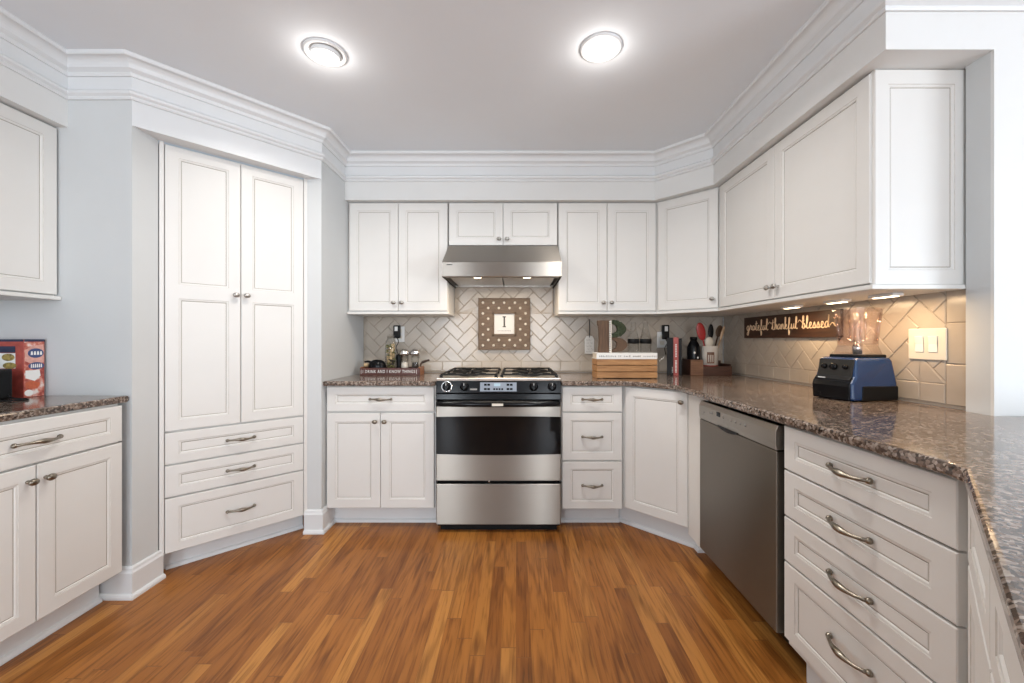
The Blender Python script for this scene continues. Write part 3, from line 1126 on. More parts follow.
MB().box(-.352, -.315, 2.5765, 2.5785, .082, .087).build('badge', M['ink'], hood)
area_light('hood_lamp_light', (HX, 2.72, 1.555), (0, 0, 0), .5, .10, 3.0, (1.0, .80, .58))

# ------------------------------------------------------------------ dishwasher
loc, rz = (.910, 2.006, 0), -PI / 2
dw = thing('dishwasher', 'stainless dishwasher under the worktop beside the four-drawer cabinet', 'dishwasher', loc, rz)
DW = .591
MB().box(.0, .612, .045, .60, .10, .880).build('tub', M['black_matte'], dw)  # coloured black to stand in for the shade in the gap above the door
MB().box(.0, DW, .0, .028, .140, .776).build('door_panel', M['steel_v'], dw, bevel=.003)
MB().slab_x([(.028, .779), (.0, .779), (-.004, .80), (-.003, .845), (.006, .866), (.028, .866)], .0, DW).build('control_strip', M['steel_strip'], dw, bevel=.002)
lens = []
for k in range(13):
    u = -1 + 2 * k / 12
    lens.append((.268 + u * .085, .787 - .004))
for k in range(12, -1, -1):
    u = -1 + 2 * k / 12
    lens.append((.268 + u * .085, .783 - .016 * (1 - u * u) ** .7))
MB().slab_y(lens, -.0045, .006).build('handle_pocket', M['black'], dw)
MB().box(.178, .206, -.0055, .0, .822, .842).build('display', M['black_glass'], dw)
for k, (bx_, bz) in enumerate(((.055, .815), (.115, .826), (.135, .826), (.235, .826), (.30, .826), (.335, .826), (.37, .826), (.405, .826))):
    MB().lathe([(.005, 0), (.005, -.002), (1e-6, -.0024)], (bx_, -.0038, bz), 10, 0, 'y').build('button', M['ink_grey'], dw)
MB().box(.0, .612, .15, .19, .0, .10).build('toe_plate', M['toe_dark'], dw)


# ------------------------------------------------------------------ lamps of the room
def can_light(label, x, y, lens_r, tilt):
    root = thing('recessed_light', label, 'ceiling light', (x, y, CEIL), 0, 'recessed ceiling lights')
    prof = [(.091, 0), (.091, -.004), (.086, -.008), (.076, -.009), (.070, -.004), (lens_r + .006, -.0015), (lens_r + .002, -.001)]
    MB().lathe(prof + [(lens_r + .002, 0)], n=40).build('trim_ring', M['trim'], root)
    if tilt:
        p = [(lens_r + .010, .004), (lens_r + .012, -.016), (lens_r + .004, -.022), (lens_r, -.019)]
        MB().lathe(p, n=36).build('eyeball', M['trim'], root, (.004, -.004, .004), rot=(.10, .10, 0))
        MB().lathe([(lens_r, -.018), (lens_r * .6, -.021), (1e-6, -.022)], n=32).build('lens', M['lens_day'], root, (.004, -.004, .003), rot=(.10, .10, 0))
    else:
        MB().lathe([(lens_r, -.001), (lens_r * .7, -.010), (1e-6, -.013)], n=32).build('lens', M['lens_day'], root)
    d = bpy.data.lights.new('recessed_lamp', 'AREA')
    d.shape = 'DISK'
    d.size = lens_r * (1.6 if tilt else 2)
    d.energy = 7.5
    d.color = (1.0, .95, .89)
    d.spread = math.radians(150)
    o = bpy.data.objects.new('recessed_lamp', d)
    COL.objects.link(o)
    o.location = (x, y, CEIL - (.034 if tilt else .02))
    d = bpy.data.lights.new('recessed_halo_fill', 'POINT')  # extra point lamp added below the can to put a halo on the ceiling
    d.energy = 0.8
    d.shadow_soft_size = .02
    d.color = (1.0, .96, .91)
    o = bpy.data.objects.new('recessed_halo_fill', d)
    COL.objects.link(o)
    o.location = (x, y, CEIL - .065)


can_light('recessed ceiling light with tilted eyeball insert, nearer the pantry', -.845, 1.795, .050, True)
can_light('recessed ceiling light with flush lens, nearer the long wall cabinet', .370, 1.765, .062, False)
for k, (yy, where) in enumerate(((2.13, 'nearest the corner, over the script sign'), (1.83, 'in the middle of the row, over the blender'),
                                 (1.59, 'at the panelled end, over the switch plate'))):
    root = thing('under_cabinet_light', 'slim warm under-cabinet light ' + where, 'light', (1.45, yy, 1.345), 0, 'under-cabinet lights')
    MB().box(-.022, .022, -.055, .055, -.012, 0).build('housing', M['white_plastic'], root, bevel=.003)
    MB().box(-.012, .012, -.045, .045, -.0135, -.0115).build('lens', M['lens_warm'], root)
    area_light('under_cabinet_lamp', (1.45, yy, 1.329), (0, 0, 0), .03, .10, 1.05, (1.0, .70, .40))


# ------------------------------------------------------------------ on the back wall
def outlet(label, x, z0, z1, w_, yf, rz=0):
    o = thing('outlet_plate', label, 'outlet', (x, yf, z0), rz)
    MB().box(-w_ / 2, w_ / 2, -.006, 0, 0, z1 - z0).build('plate', M['white_plastic'], o, bevel=.003)
    for zc in ((z1 - z0) * .3, (z1 - z0) * .7):
        s_ = MB().box(-.017, .017, -.0075, -.005, zc - .014, zc + .014)
        s_.build('socket', M['plastic'], o, bevel=.004)
    return o


TF = YB - .008
outlet('white outlet plate on the tile behind the shakers', -.897, 1.150, 1.270, .074, TF)
outlet('white outlet plate on the tile behind the bottles and books', 1.128, 1.105, 1.228, .076, TF)


def adapter(label, x, z0, z1, yf):
    o = thing('plug_adapter', label, 'plug', (x, yf, z0))
    MB().box(-.024, .024, -.040, 0, 0, z1 - z0).build('case', M['black_matte'], o, bevel=.006)
    MB().box(-.013, .011, -.0425, -.039, (z1 - z0) * .55, (z1 - z0) * .9).build('indicator', M['white_plastic'], o, bevel=.002)
    MB().tube(catmull([(0, -.02, .004), (.012, -.024, -.03), (-.006, -.02, -.07), (.004, -.015, -.12)]), .003, 6).build('cord', M['black_matte'], o)
    return o


adapter('black plug adapter in the outlet behind the shakers', -.912, 1.180, 1.277, TF - .0075)
adapter('black plug adapter in the outlet above the standing books', 1.146, 1.172, 1.280, TF - .0075)

# framed initial over the range
fx, fz0, fz1 = -.0905, 1.088, 1.487
pic = thing('picture_frame', 'square brown dotted frame with a white initial card, hung over the range', 'picture', (fx, TF, fz0))
h2_ = .1995
f = MB()
ic = .078
for (a, b_, c_, d_) in ((-h2_, h2_, 0, .3990 / 2 - ic), (-h2_, h2_, .3990 / 2 + ic, .399), (-h2_, -ic, .1995 - ic, .1995 + ic), (ic, h2_, .1995 - ic, .1995 + ic)):
    f.box(a, b_, -.020, 0, c_, d_)
t0 = .008
f.box(-h2_, h2_, -.024, 0, 0, t0).box(-h2_, h2_, -.024, 0, .399 - t0, .399).box(-h2_, -h2_ + t0, -.024, 0, 0, .399).box(h2_ - t0, h2_, -.024, 0, 0, .399)
for (a, b_, c_, d_) in ((-.092, .092, .1075, .1215), (-.092, .092, .2775, .2915), (-.092, -.078, .1075, .2915), (.078, .092, .1075, .2915)):
    f.box(a, b_, -.026, 0, c_, d_)
f.build('frame', M['frame_brown'], pic, bevel=.002)
dots = MB()
for i in range(9):
    for j in range(9):
        x_, z_ = -.164 + .041 * i, .0355 + .041 * j
        if (i + j) % 2 or (abs(x_) < .10 and abs(z_ - .1995) < .10):
            continue
        dots.lathe([(.0105, 0), (.009, -.003), (.005, -.0045), (1e-6, -.005)], (x_, -.020, z_), 10, 0, 'y')
dots.build('inlay', M['ivory'], pic)
MB().box(-.078, .078, -.010, -.004, .1215, .2775).build('card', M['paper'], pic)
ini = MB().box(-.0055, .0055, -.0115, -.0095, .176, .259).box(-.013, .013, -.0115, -.0095, .176, .183).box(-.013, .013, -.0115, -.0095, .252, .259)
for k in range(9):
    ini.box(-.052 + .0118 * k, -.044 + .0118 * k, -.0108, -.0095, .146, .149)
ini.build('lettering', M['ink'], pic)

# hanging tag
tg = thing('hanging_tag', 'small cream tag hanging by a cord on the tile beside the crate', 'tag', (.567, TF, 1.058))
MB().slab_y([(-.036, 0), (.036, 0), (.036, .115), (.022, .139), (-.022, .139), (-.036, .115)], -.008, -.003).build('card', M['paper'], tg, bevel=.001)
tk = MB()
for zc, ws in ((.105, (-.02, .0)), (.082, (-.016, .012)), (.058, (-.02, .004)), (.036, (-.012, .018)), (.016, (-.02, .0))):
    for xx in ws:
        tk.tube([(xx - .006, -.0085, zc), (xx - .001, -.0085, zc + .006), (xx + .003, -.0085, zc - .002), (xx + .012, -.0085, zc + .003)], .0012, 5)
tk.build('lettering', M['ink_grey'], tg)
MB().tube([(0, -.006, .126), (.002, -.006, .19), (0, -.006, .262)], .0035, 6).ball((0, -.004, .262), .006, 0).build('cord', M['ink'], tg)

# ------------------------------------------------------------------ tray with lettering and what stands in it
tx, ty = -.898, 2.955
tr = thing('serving_tray', 'dark red wooden tray with white lettering on the short worktop', 'tray', (tx, ty, CT))
tw, td, th = .213, .075, .052
MB().box(-tw, tw, -td, -td + .012, 0, th).build('front_board', M['tray'], tr, bevel=.002)
MB().box(-tw, tw, td - .012, td, 0, th).build('back_board', M['tray'], tr, bevel=.002)
for s_ in (-1, 1):
    a = s_ * tw
    e = MB().box(min(a, a - s_ * .012), max(a, a - s_ * .012), -td + .012, td - .012, 0, th + .006)
    e.build('end_board', M['tray_side'], tr, bevel=.002)
MB().box(-tw + .012, tw - .012, -td + .012, td - .012, 0, .008).build('bottom', M['tray_side'], tr)
hb = catmull([(tw - .006, -.03, th), (tw - .004, -.012, th + .030), (tw + .022, .0, th + .044), (tw + .050, .012, th + .052)], 6)
MB().tube(hb, [.007] * 8 + [.010] * 6 + [.008] * (len(hb) - 14), 8).build('handle', M['bronze'], tr)
tm = text_mb('I DRINK AND I KNOW THINGS', .033, .0015)
wx = max(v[0] for v in tm.v) - min(v[0] for v in tm.v)
tm.xform(Matrix.Translation((-.006, -td - .0012, .026)) @ Matrix.Diagonal((.372 / wx, 1, .95, 1)))
tm.build('lettering', M['letter_white'], tr)
for v in (-.203, .190):
    MB().box(v - .0012, v + .0012, -td - .0015, -td, .011, .040).build('border_mark', M['letter_white'], tr)

bowl = thing('spoon_rest', 'glossy black rounded dish with a stub handle at the tray end by the wall', 'spoon rest', (-1.012, ty, CT + .009))
MB().lathe([(.028, 0), (.05, .006), (.062, .025), (.064, .055), (.054, .082), (.030, .097), (1e-6, .100)], n=24, sy=.70).build('dish', M['black'], bowl)
MB().tube(catmull([(-.045, 0, .080), (-.068, -.005, .086), (-.088, -.01, .082)]), [.012] * 6 + [.010] * 5, 10, flat=.7).build('handle', M['black'], bowl)
MB().lathe([(.017, 0), (.017, .022), (1e-6, .022)], (-.078, -.01, .050), 14).build('cork', M['cork'], bowl)

jar = thing('glass_jar', 'tall clear glass jar of dried petals and corks in the tray', 'jar', (-.917, ty + .01, CT + .009))
jp = [(.036, 0), (.041, .004), (.042, .20), (.036, .235), (.026, .250), (.026, .268), (.022, .268), (.022, .25), (.032, .233), (.0385, .20), (.0385, .006), (1e-6, .006)]
MB().lathe(jp, n=28).build('glass', M['glass'], jar)
random.seed(11)
fill = MB()
for k in range(92):
    z_ = .016 + .0021 * k
    a, rr = random.random() * 6.28, .028 * math.sqrt(random.random())
    mi = random.choice((0, 0, 1) if .10 < z_ < .19 else (1, 1, 0, 2))
    fill.ball((rr * math.cos(a), rr * math.sin(a), z_), random.uniform(.009, .013), mi, 8, (1, 1, random.uniform(.6, 1.1)))
fo = fill.build('petals', [M['cork'], M['olive'], M['pepper']], jar)
fo['kind'] = 'stuff'
MB().lathe([(.0215, .252), (.0215, .268), (.029, .270), (.029, .276), (.012, .282), (1e-6, .283)], n=20).build('stopper', M['glass'], jar)


def shaker(label, x, y, fillmat):
    s_ = thing('shaker', label, 'shaker', (x, y, CT + .009), 0, 'chrome topped shakers in the tray')
    MB().lathe([(.031, 0), (.033, .004), (.027, .07), (.029, .130), (.0265, .130), (.0245, .07), (.029, .006), (1e-6, .006)], n=24).build('body', M['glass'], s_)
    MB().lathe([(.0275, .007), (.0235, .06), (.0225, .078), (1e-6, .079)], n=20).build('contents', M[fillmat], s_)
    MB().lathe([(.031, .129), (.037, .134), (.037, .150), (.031, .164), (.019, .174), (1e-6, .177)], n=24).build('cap', M['chrome'], s_)


shaker('chrome-topped glass shaker holding white salt, beside the glass jar', -.812, ty + .0, 'salt')
shaker('chrome-topped glass shaker at the far end of the tray from the jar', -.738, ty + .01, 'pepper')
gd = thing('grinder', 'small black grinder tucked between the jar and the salt shaker', 'grinder', (-.862, ty + .036, CT + .009))
MB().lathe([(.022, 0), (.024, .01), (.019, .05), (.024, .115), (.020, .135), (1e-6, .139)], n=20).build('body', M['black_matte'], gd)
MB().lathe([(.008, .138), (.011, .145), (.006, .153), (1e-6, .154)], n=14).build('finial', M['chrome'], gd)

# ------------------------------------------------------------------ crate and what stands on it
cx, cy, crz = .722, 2.715, 0.0
cr = thing('wooden_crate', 'honey wood slatted crate on the worktop beside the range', 'crate', (cx, cy, CT), crz)
cw, cd = .196, .085
for k, z_ in enumerate((.004, .046, .088)):
    hgt = .038
    MB().box(-cw, cw, -cd, -cd + .010, z_, z_ + hgt).build('slat', M['crate'], cr, bevel=.0015)
    MB().box(-cw, cw, cd - .010, cd, z_, z_ + hgt).build('slat', M['crate'], cr, bevel=.0015)
    for s_ in (-1, 1):
        MB().box(min(s_ * cw, s_ * (cw - .012)), max(s_ * cw, s_ * (cw - .012)), -cd + .010, cd - .010, z_ + (0 if k else -.004), z_ + hgt).build('end_slat', M['crate'], cr, bevel=.0015)
for sx in (-1, 1):
    for sy in (-1, 1):
        MB().box(sx * (cw - .028) - .010, sx * (cw - .028) + .010, sy * (cd - .017) - .007, sy * (cd - .017) + .007, 0, .124).build('post', M['crate'], cr)
MB().box(-cw + .012, cw - .012, -cd + .010, cd - .010, .006, .014).build('bottom', M['crate'], cr)
bk = thing('hardcover_book', 'flat white book lying on the crate with pale print along its spine', 'book', (cx - .002, cy, CT + .1265))
MB().box(-.197, .197, -.088, .082, 0, .004).box(-.197, .197, -.088, .082, .036, .040).box(-.197, .197, -.088, -.084, .004, .036).build('cover', M['paper'], bk, bevel=.0015)
MB().box(-.191, .191, -.084, .078, .004, .036).build('pages', M['ivory'], bk)
sp = MB()
random.seed(5)
xx = -.180
for wl, hgt in ((10, .011), (2, .011), (4, .011), (5, .011), (8, .010)):
    for k in range(wl):
        hh_ = random.uniform(.007, hgt)
        sp.box(xx, xx + random.uniform(.004, .0075), -.0892, -.0878, .014, .014 + hh_)
        xx += .0112
    xx += .013
sp.build('lettering', M['ink_grey'], bk)

# letter B
lb = thing('letter_ornament', 'wooden letter B with a green mossy bowl, standing on the white book', 'letter', (.6445, cy + .0, CT + .1665))
MB().slab_y([(-.094, 0), (-.016, 0), (-.016, .216), (-.100, .216), (-.100, .190), (-.092, .176), (-.088, .09)], -.018, .018).build('stem', M['barrel'], lb, bevel=.002)
bd = MB()
bd.box(-.0135, -.0085, -.021, .012, 0, .214, 1)
for k in range(15):
    bd.ball((-.019, -.019, .008 + .0142 * k), .0055, 0, 8)
bd.build('bead_strip', [M['paper'], M['ivory']], lb)


def bowl_shape(z0, z1, R, hole, y0, y1, n=20):
    """D-shaped ring of the letter"""
    zc, hz = (z0 + z1) / 2, (z1 - z0) / 2
    out, inn = [], []
    for k in range(n + 1):
        a = -PI / 2 + PI * k / n
        out.append((-.008 + R * math.cos(a), zc + hz * math.sin(a)))
        inn.append((-.002 + hole * 1.05 * max(0, math.cos(a)), zc + hole * math.sin(a)))
    b = MB()
    K = n + 1
    vs = [(p[0], y, p[1]) for y in (y0, y1) for pr in (out, inn) for p in pr]
    fs = []
    for k in range(n):
        fs.append((k, k + 1, K + k + 1, K + k))
        fs.append((2 * K + k, 3 * K + k, 3 * K + k + 1, 2 * K + k + 1))
        fs.append((k, 2 * K + k, 2 * K + k + 1, k + 1))
        fs.append((K + k, K + k + 1, 3 * K + k + 1, 3 * K + k))
    for k in (0, n):
        fs.append((k, K + k, 3 * K + k, 2 * K + k))
    return b.add(vs, fs)


ub = bowl_shape(.100, .216, .098, .034, -.018, .018)
random.seed(3)
for k in range(150):
    a = random.uniform(-PI / 2, PI / 2)
    rr = random.uniform(.050, .092)
    x_, z_ = -.008 + rr * math.cos(a), .158 + rr * .64 * math.sin(a)
    ub.ball((x_, -.018, z_), random.uniform(.004, .008), 0, 6)
ub.build('bowl', M['moss'], lb)
lob = bowl_shape(0, .106, .106, .032, -.018, .018).build('bowl', M['barrel'], lb, bevel=.001)
lob['label'] = 'brown wooden lower bowl'


def bottle(label, x):
    bo = thing('glass_bottle', label, 'bottle', (x, cy + .01, CT + .1665), 0, 'clear bottles on the white book')
    p = [(.034, 0), (.037, .004), (.037, .085), (.034, .105), (.022, .150), (.0165, .175), (.0165, .190), (.020, .194), (.020, .202), (.0145, .202), (.0145, .178),
         (.0195, .150), (.0315, .104), (.0345, .085), (.0345, .006), (1e-6, .006)]
    MB().lathe(p, n=28).build('glass', M['glass'], bo)
    q = [(.0380, .064), (.0380, .090)]
    MB().lathe([(.0374, .060), (.0382, .060), (.0382, .092), (.0374, .092)], n=28).build('band', M['black_matte'], bo)


bottle('clear glass bottle with a black band, next to the letter B', .790)
bottle('clear glass bottle with a black band, at the outer end of the white book', .872)


# ------------------------------------------------------------------ standing books
def standing(name, label, x0, x1, y0, y1, h, mat_, marks=None):
    s_ = (x0 + x1) / 2 - 1.076
    o = thing(name, label, 'book', (1.082 + s_ * .93, 2.905 + (y0 - 2.885) - s_ * .36, CT), -.37, 'books standing in the corner')
    w_, dd = (x1 - x0) / 2, y1 - y0
    b = MB().box(-w_, -w_ + .003, 0, dd, 0, h).box(w_ - .003, w_, 0, dd, 0, h).box(-w_ + .003, w_ - .003, 0, .003, 0, h)
    b.build('cover', M[mat_], o, bevel=.001)
    MB().box(-w_ + .003, w_ - .003, .003, dd - .004, .003, h - .004).build('pages', M['ivory'], o)
    if marks:
        k = MB()
        for (a, b_, z0, z1) in marks:
            k.box(a, b_, -.0012, 0, z0, z1)
        k.build('lettering', M['letter_white'], o)
    return o


standing('cookbook', 'black book standing between the crate and the red book', 1.076, 1.118, 2.885, 3.030, .268, 'black_cover',
         [(-.004 + .018, .004 + .014, .018 + .011 * k, .025 + .011 * k) for k in range(4)])
standing('cookbook', 'faded red book standing between two black books', 1.120, 1.154, 2.885, 3.030, .270, 'red_cover',
         [(-.006, .006, .020 + .010 * k, .026 + .010 * k) for k in range(9)] + [(-.004, .005, .13 + .012 * k, .137 + .012 * k) for k in range(8)])
standing('cookbook', 'thin black book standing on the corner side of the red book', 1.156, 1.177, 2.890, 2.995, .262, 'black_cover')

# ------------------------------------------------------------------ utensil caddy in the corner
ux, uy = 1.374, 2.930
ca = thing('utensil_caddy', 'brown wooden caddy box in the corner of the worktop', 'box', (ux, uy, CT))
q = .145
MB().box(-q, -.058, -.085, -.073, 0, .112).build('front_board', M['brown_box'], ca, bevel=.002)['label'] = 'lighter brown end of the front'
MB().box(-.058, q, -.085, -.073, 0, .066).build('front_board', M['dark_box'], ca, bevel=.002)
MB().box(-q, q, .073, .085, 0, .10).build('back_board', M['dark_box'], ca, bevel=.002)
for s_ in (-1, 1):
    MB().box(min(s_ * q, s_ * (q - .012)), max(s_ * q, s_ * (q - .012)), -.073, .073, 0, .112 if s_ < 0 else .080).build('end_board', M['dark_box'], ca, bevel=.002)
MB().box(-q + .012, q - .012, -.073, .073, 0, .010).build('bottom', M['dark_box'], ca)

for nm, lab, x_, y_, h_, rr in (('dark_bottle', 'squat dark glass bottle with pale label specks in the caddy, nearest the books', 1.281, 2.922, .262, .044),):
    o = thing(nm, lab, 'bottle', (x_, y_, CT + .0105))
    MB().lathe([(rr * .92, 0), (rr, .006), (rr, h_ * .70), (rr * .86, h_ * .80), (rr * .50, h_ * .90), (rr * .50, h_ * .94), (1e-6, h_ * .94)], n=24).build('glass', M['black'], o)
    MB().lathe([(rr * .55, h_ * .93), (rr * .57, h_), (1e-6, h_)], n=16).build('cap', M['black_matte'], o)
    if rr > .03:
        s_ = MB()
        for (dx, dz, r_) in ((-.010, .150, .008), (.012, .115, .007), (-.004, .13, .004)):
            s_.ball((dx, -rr + .002, dz), r_, 0, 8, (1, .3, 1))
        s_.build('label_print', M['paper'], o)

kx, ky = 1.388, 2.905
ck = thing('utensil_crock', 'cream crock with a brown emblem and dark red foot, holding the utensils', 'crock', (kx, ky, CT + .0105))
MB().lathe([(.046, 0), (.054, .004), (.056, .062)], n=30).lathe([(.056, .060), (.057, .062)], n=30).build('foot', M['dark_red'], ck)
MB().lathe([(.056, .062), (.057, .19), (.059, .198), (.054, .198), (.052, .19), (.052, .066), (1e-6, .066)], n=30).build('body', M['crock'], ck)
em = MB()
for k in range(7):
    a0, a1 = -PI / 2 - .72 + .12 * k, -PI / 2 - .72 + .12 * (k + 1)
    for (z0, z1, keep) in ((.135, .155, True), (.085, .135, k in (0, 2, 4, 6)), (.075, .085, True)):
        if keep:
            r_ = .0572
            r2_ = .0578
            vs = [(r_ * math.cos(a0), r_ * math.sin(a0), z0), (r_ * math.cos(a1), r_ * math.sin(a1), z0), (r2_ * math.cos(a1), r2_ * math.sin(a1), z1), (r2_ * math.cos(a0), r2_ * math.sin(a0), z1)]
            em.add(vs, [(0, 1, 2, 3)])
em.build('emblem', M['brown_box'], ck)


def utensil(name, label, tip, base, head, hmat, smat, grp=None):
    """stick from inside the crock to its head; head = (half width, half height, thickness)"""
    o = thing(name, label, 'utensil', (kx + base[0], ky + base[1], CT + .08), 0, 'utensils in the crock')
    dx, dy, dz = tip[0] - (kx + base[0]), tip[1] - (ky + base[1]), tip[2] - (CT + .08)
    L_ = math.sqrt(dx * dx + dy * dy + dz * dz)
    f_ = 1 - head[1] / L_ * .9
    MB().tube([(0, 0, 0), (dx * f_ * .5, dy * f_ * .5, dz * f_ * .5), (dx * f_, dy * f_, dz * f_)], .0055, 8).build('handle', M[smat], o)
    b = MB().ball((0, 0, 0), 1.0, 0, 16, (head[0], head[2], head[1]))
    rot = Vector((0, 0, 1)).rotation_difference(Vector((dx, dy, dz))).to_matrix().to_4x4()
    b.xform(Matrix.Translation((dx, dy, dz)) @ rot)
    b.build('head', M[hmat], o)


utensil('spatula', 'red slotted spatula leaning toward the dark bottles', (1.316, 2.88, 1.225), (-.012, -.01), (.032, .066, .006), 'red', 'red')
utensil('serving_spoon', 'short cream spoon with a round bowl in front of the crock group', (1.368, 2.868, 1.150), (-.010, -.028), (.030, .038, .010), 'cream', 'cream')
utensil('spatula', 'black narrow spatula standing upright in the crock', (1.405, 2.92, 1.225), (.006, .01), (.020, .055, .005), 'black_matte', 'black_matte')
utensil('wooden_spoon', 'pale wooden spoon leaning toward the script sign', (1.470, 2.885, 1.215), (.022, -.010), (.011, .055, .006), 'spoon_wood', 'spoon_wood')
utensil('wooden_spoon', 'dark wide wooden spoon behind the pale one', (1.482, 2.955, 1.230), (.020, .022), (.024, .045, .007), 'barrel', 'barrel')

# ------------------------------------------------------------------ script sign on the right wall
sx0 = 2.815
sg = thing('wall_sign', 'long dark wooden sign with flowing script on the tile behind the blender', 'sign', (XR - .0085, sx0, 1.178), -PI / 2)
SL, SH = .835, .140
MB().box(0, SL, -.016, 0, 0, SH).build('board', M['sign'], sg, bevel=.002)
G = {
    'g': [[(.75, .85), (.45, 1), (.1, .6), (.3, .05), (.7, .3), (.78, .9), (.75, -.2), (.5, -.9), (.15, -.7), (.5, -.2), (1.0, .15)]],
    'r': [[(0, .15), (.3, .9), (.35, 1.15), (.45, .95), (.7, .9), (.62, .3), (.95, .15)]],
    'a': [[(.75, .85), (.4, 1), (.08, .5), (.3, .03), (.7, .5), (.78, .9), (.72, .2), (1, .15)]],
    't': [[(0, .15), (.3, .9), (.4, 1.9), (.32, .4), (.5, .02), (.8, .15)], [(.02, 1.3), (.8, 1.42)]],
    'e': [[(0, .15), (.5, .6), (.5, .95), (.25, .95), (.15, .4), (.4, .02), (.85, .15)]],
    'f': [[(0, .15), (.4, .9), (.55, 1.9), (.35, 2.0), (.3, 1.2), (.25, -.6), (.35, -1), (.5, -.5), (.3, .1), (.85, .15)]],
    'u': [[(0, .15), (.15, .95), (.12, .3), (.35, .02), (.7, .6), (.75, .95), (.72, .2), (1, .15)]],
    'l': [[(0, .15), (.4, 1.2), (.45, 2.0), (.25, 2.0), (.2, .5), (.4, .02), (.7, .15)]],
    'h': [[(0, .15), (.35, 1.3), (.4, 2), (.22, 2), (.18, 0)], [(.18, .2), (.45, .95), (.65, .8), (.62, .2), (.9, .15)]],
    'n': [[(0, .15), (.12, .95), (.12, 0)], [(.12, .3), (.4, .95), (.6, .8), (.6, .2), (.9, .15)]],
    'k': [[(0, .15), (.35, 1.3), (.4, 2), (.22, 2), (.18, 0)], [(.2, .4), (.6, .9), (.5, .5), (.25, .45), (.6, .05), (.9, .15)]],
    'b': [[(0, .15), (.35, 1.3), (.4, 2), (.22, 2), (.18, .3), (.4, 0), (.7, .4), (.5, .9), (.22, .7)], [(.62, .7), (.9, .15)]],
    's': [[(0, .15), (.4, .98), (.42, .9), (.6, .35), (.35, .02), (.15, .2)], [(.45, .03), (.85, .15)]],
    'd': [[(.7, .85), (.4, 1), (.08, .5), (.3, .03), (.68, .5), (.85, 2), (.75, .3), (1, .15)]],
}
lt = MB()
un = .0330
pen = .034
for wi, word in enumerate(('grateful', 'thankful', 'blessed')):
    for ch in word:
        wmax = max(p[0] for st in G[ch] for p in st)
        for st in G[ch]:
            pts = [(pen + x * un, -.0168, .050 + y * un) for x, y in st]
            lt.tube(catmull(pts, 4), .0028, 5)
        pen += wmax * un * 1.0
    if wi < 2:
        pts = [(pen, -.0168, .056 + .9 * un), (pen + .015, -.0168, .056 + 1.3 * un), (pen + .035, -.0168, .056 + .9 * un), (pen + .052, -.0168, .056 + 1.2 * un)]
        lt.tube(catmull(pts, 4), .0022, 5)
        pen += .034
lt.tube(catmull([(pen, -.0168, .06), (pen + .02, -.0168, .075), (pen + .04, -.0168, .055), (pen + .055, -.0168, .06)], 4), .0022, 5)
SIGN_END = pen
lt.build('lettering', M['gold_letter'], sg)

# switch plate
sw = thing('switch_plate', 'ivory double switch plate on the tile beside the blender', 'switch', (XR - .0085, 1.648, 1.088), -PI / 2)
MB().box(0, .146, -.006, 0, 0, .122).build('plate', M['plastic'], sw, bevel=.003)
for k in range(2):
    x_ = .030 + .052 * k
    MB().slab_x([(-.006, .030), (-.009, .030), (-.007, .061), (-.011, .092), (-.006, .092)], x_, x_ + .034).build('rocker', M['white_plastic'], sw, bevel=.001)

# ------------------------------------------------------------------ blender
bl = thing('blender', 'blue countertop blender with a clear empty jar beside the switch plate', 'blender', (1.448, 1.743, CT), math.radians(-78))
body = [(-.112, .003), (-.112, .075), (-.094, .100), (-.082, .170), (-.074, .178), (.098, .178), (.108, .165), (.120, .075), (.120, .003)]
B = MB()
n = len(body)
xs = [(-.088, 1.0), (.088, 1.0)]
vs = []
for xv in (-1, 1):
    for (y_, z_) in body:
        wz = .090 - .012 * max(0, (z_ - .07) / .11)
        vs.append((xv * wz, y_, z_))
B.add(vs, [tuple(range(n)), tuple(range(2 * n - 1, n - 1, -1))] + [(i, n + i, n + (i + 1) % n, (i + 1) % n) for i in range(n)])
B.build('housing', M['blue'], bl, bevel=.010, seg=3)
MB().slab_x([(-.118, .002), (-.122, .060), (-.116, .078), (-.098, .100), (-.096, .090), (-.10, .002)], -.080, .080).build('front_panel', M['black'], bl, bevel=.004)
MB().slab_x([(-.112, .082), (-.0985, .102), (-.088, .170), (-.080, .170), (-.090, .10)], -.074, .074).build('console', M['console'], bl, bevel=.002)
for x_, r_ in ((-.046, .012), (-.004, .015), (.046, .010)):
    MB().lathe([(r_, 0), (r_ * .9, -.010), (r_ * .5, -.013), (1e-6, -.013)], n=18, axis='y').build('knob', M['black'], bl, (x_, -.092, .138), rot=(-.16, 0, 0))
MB().box(-.062, -.030, -.1095, -.1075, .088, .092).build('badge', M['paper'], bl, rot=(0, 0, 0))
MB().slab_x([(-.07, .002), (.122, .002), (.122, .060), (-.06, .062)], -.0915, .0915).build('skirt', M['black_matte'], bl, bevel=.004)
for sx in (-1, 1):
    for sy in (-1, 1):
        MB().lathe([(.012, 0), (.012, .016)], (sx * .065, sy * .085, 0), 12).build('foot', M['black_matte'], bl)
MB().box(-.068, .068, -.044, .094, .176, .190).build('drive_pad', M['black_matte'], bl, bevel=.005)


def sq(h, r, z, c_=.25):
    k = r * (1 - c_)
    return [(-k, -r, z), (k, -r, z), (r, -k, z), (r, k, z), (k, r, z), (-k, r, z), (-r, k, z), (-r, -k, z)]


J = MB()
rows = [(.054, .226), (.055, .232), (.060, .30), (.067, .380), (.070, .382), (.070, .386), (.0645, .386), (.0575, .30), (.0525, .236), (.051, .232)]
ring = [sq(0, r_, z_) for r_, z_ in rows]
for k in range(len(ring) - 1):
    J.add(ring[k] + ring[k + 1], [(i, (i + 1) % 8, 8 + (i + 1) % 8, 8 + i) for i in range(8)], 0, False)
J.add(ring[-1], [tuple(range(8))], 0)
J.add(ring[0], [tuple(range(8))], 0)
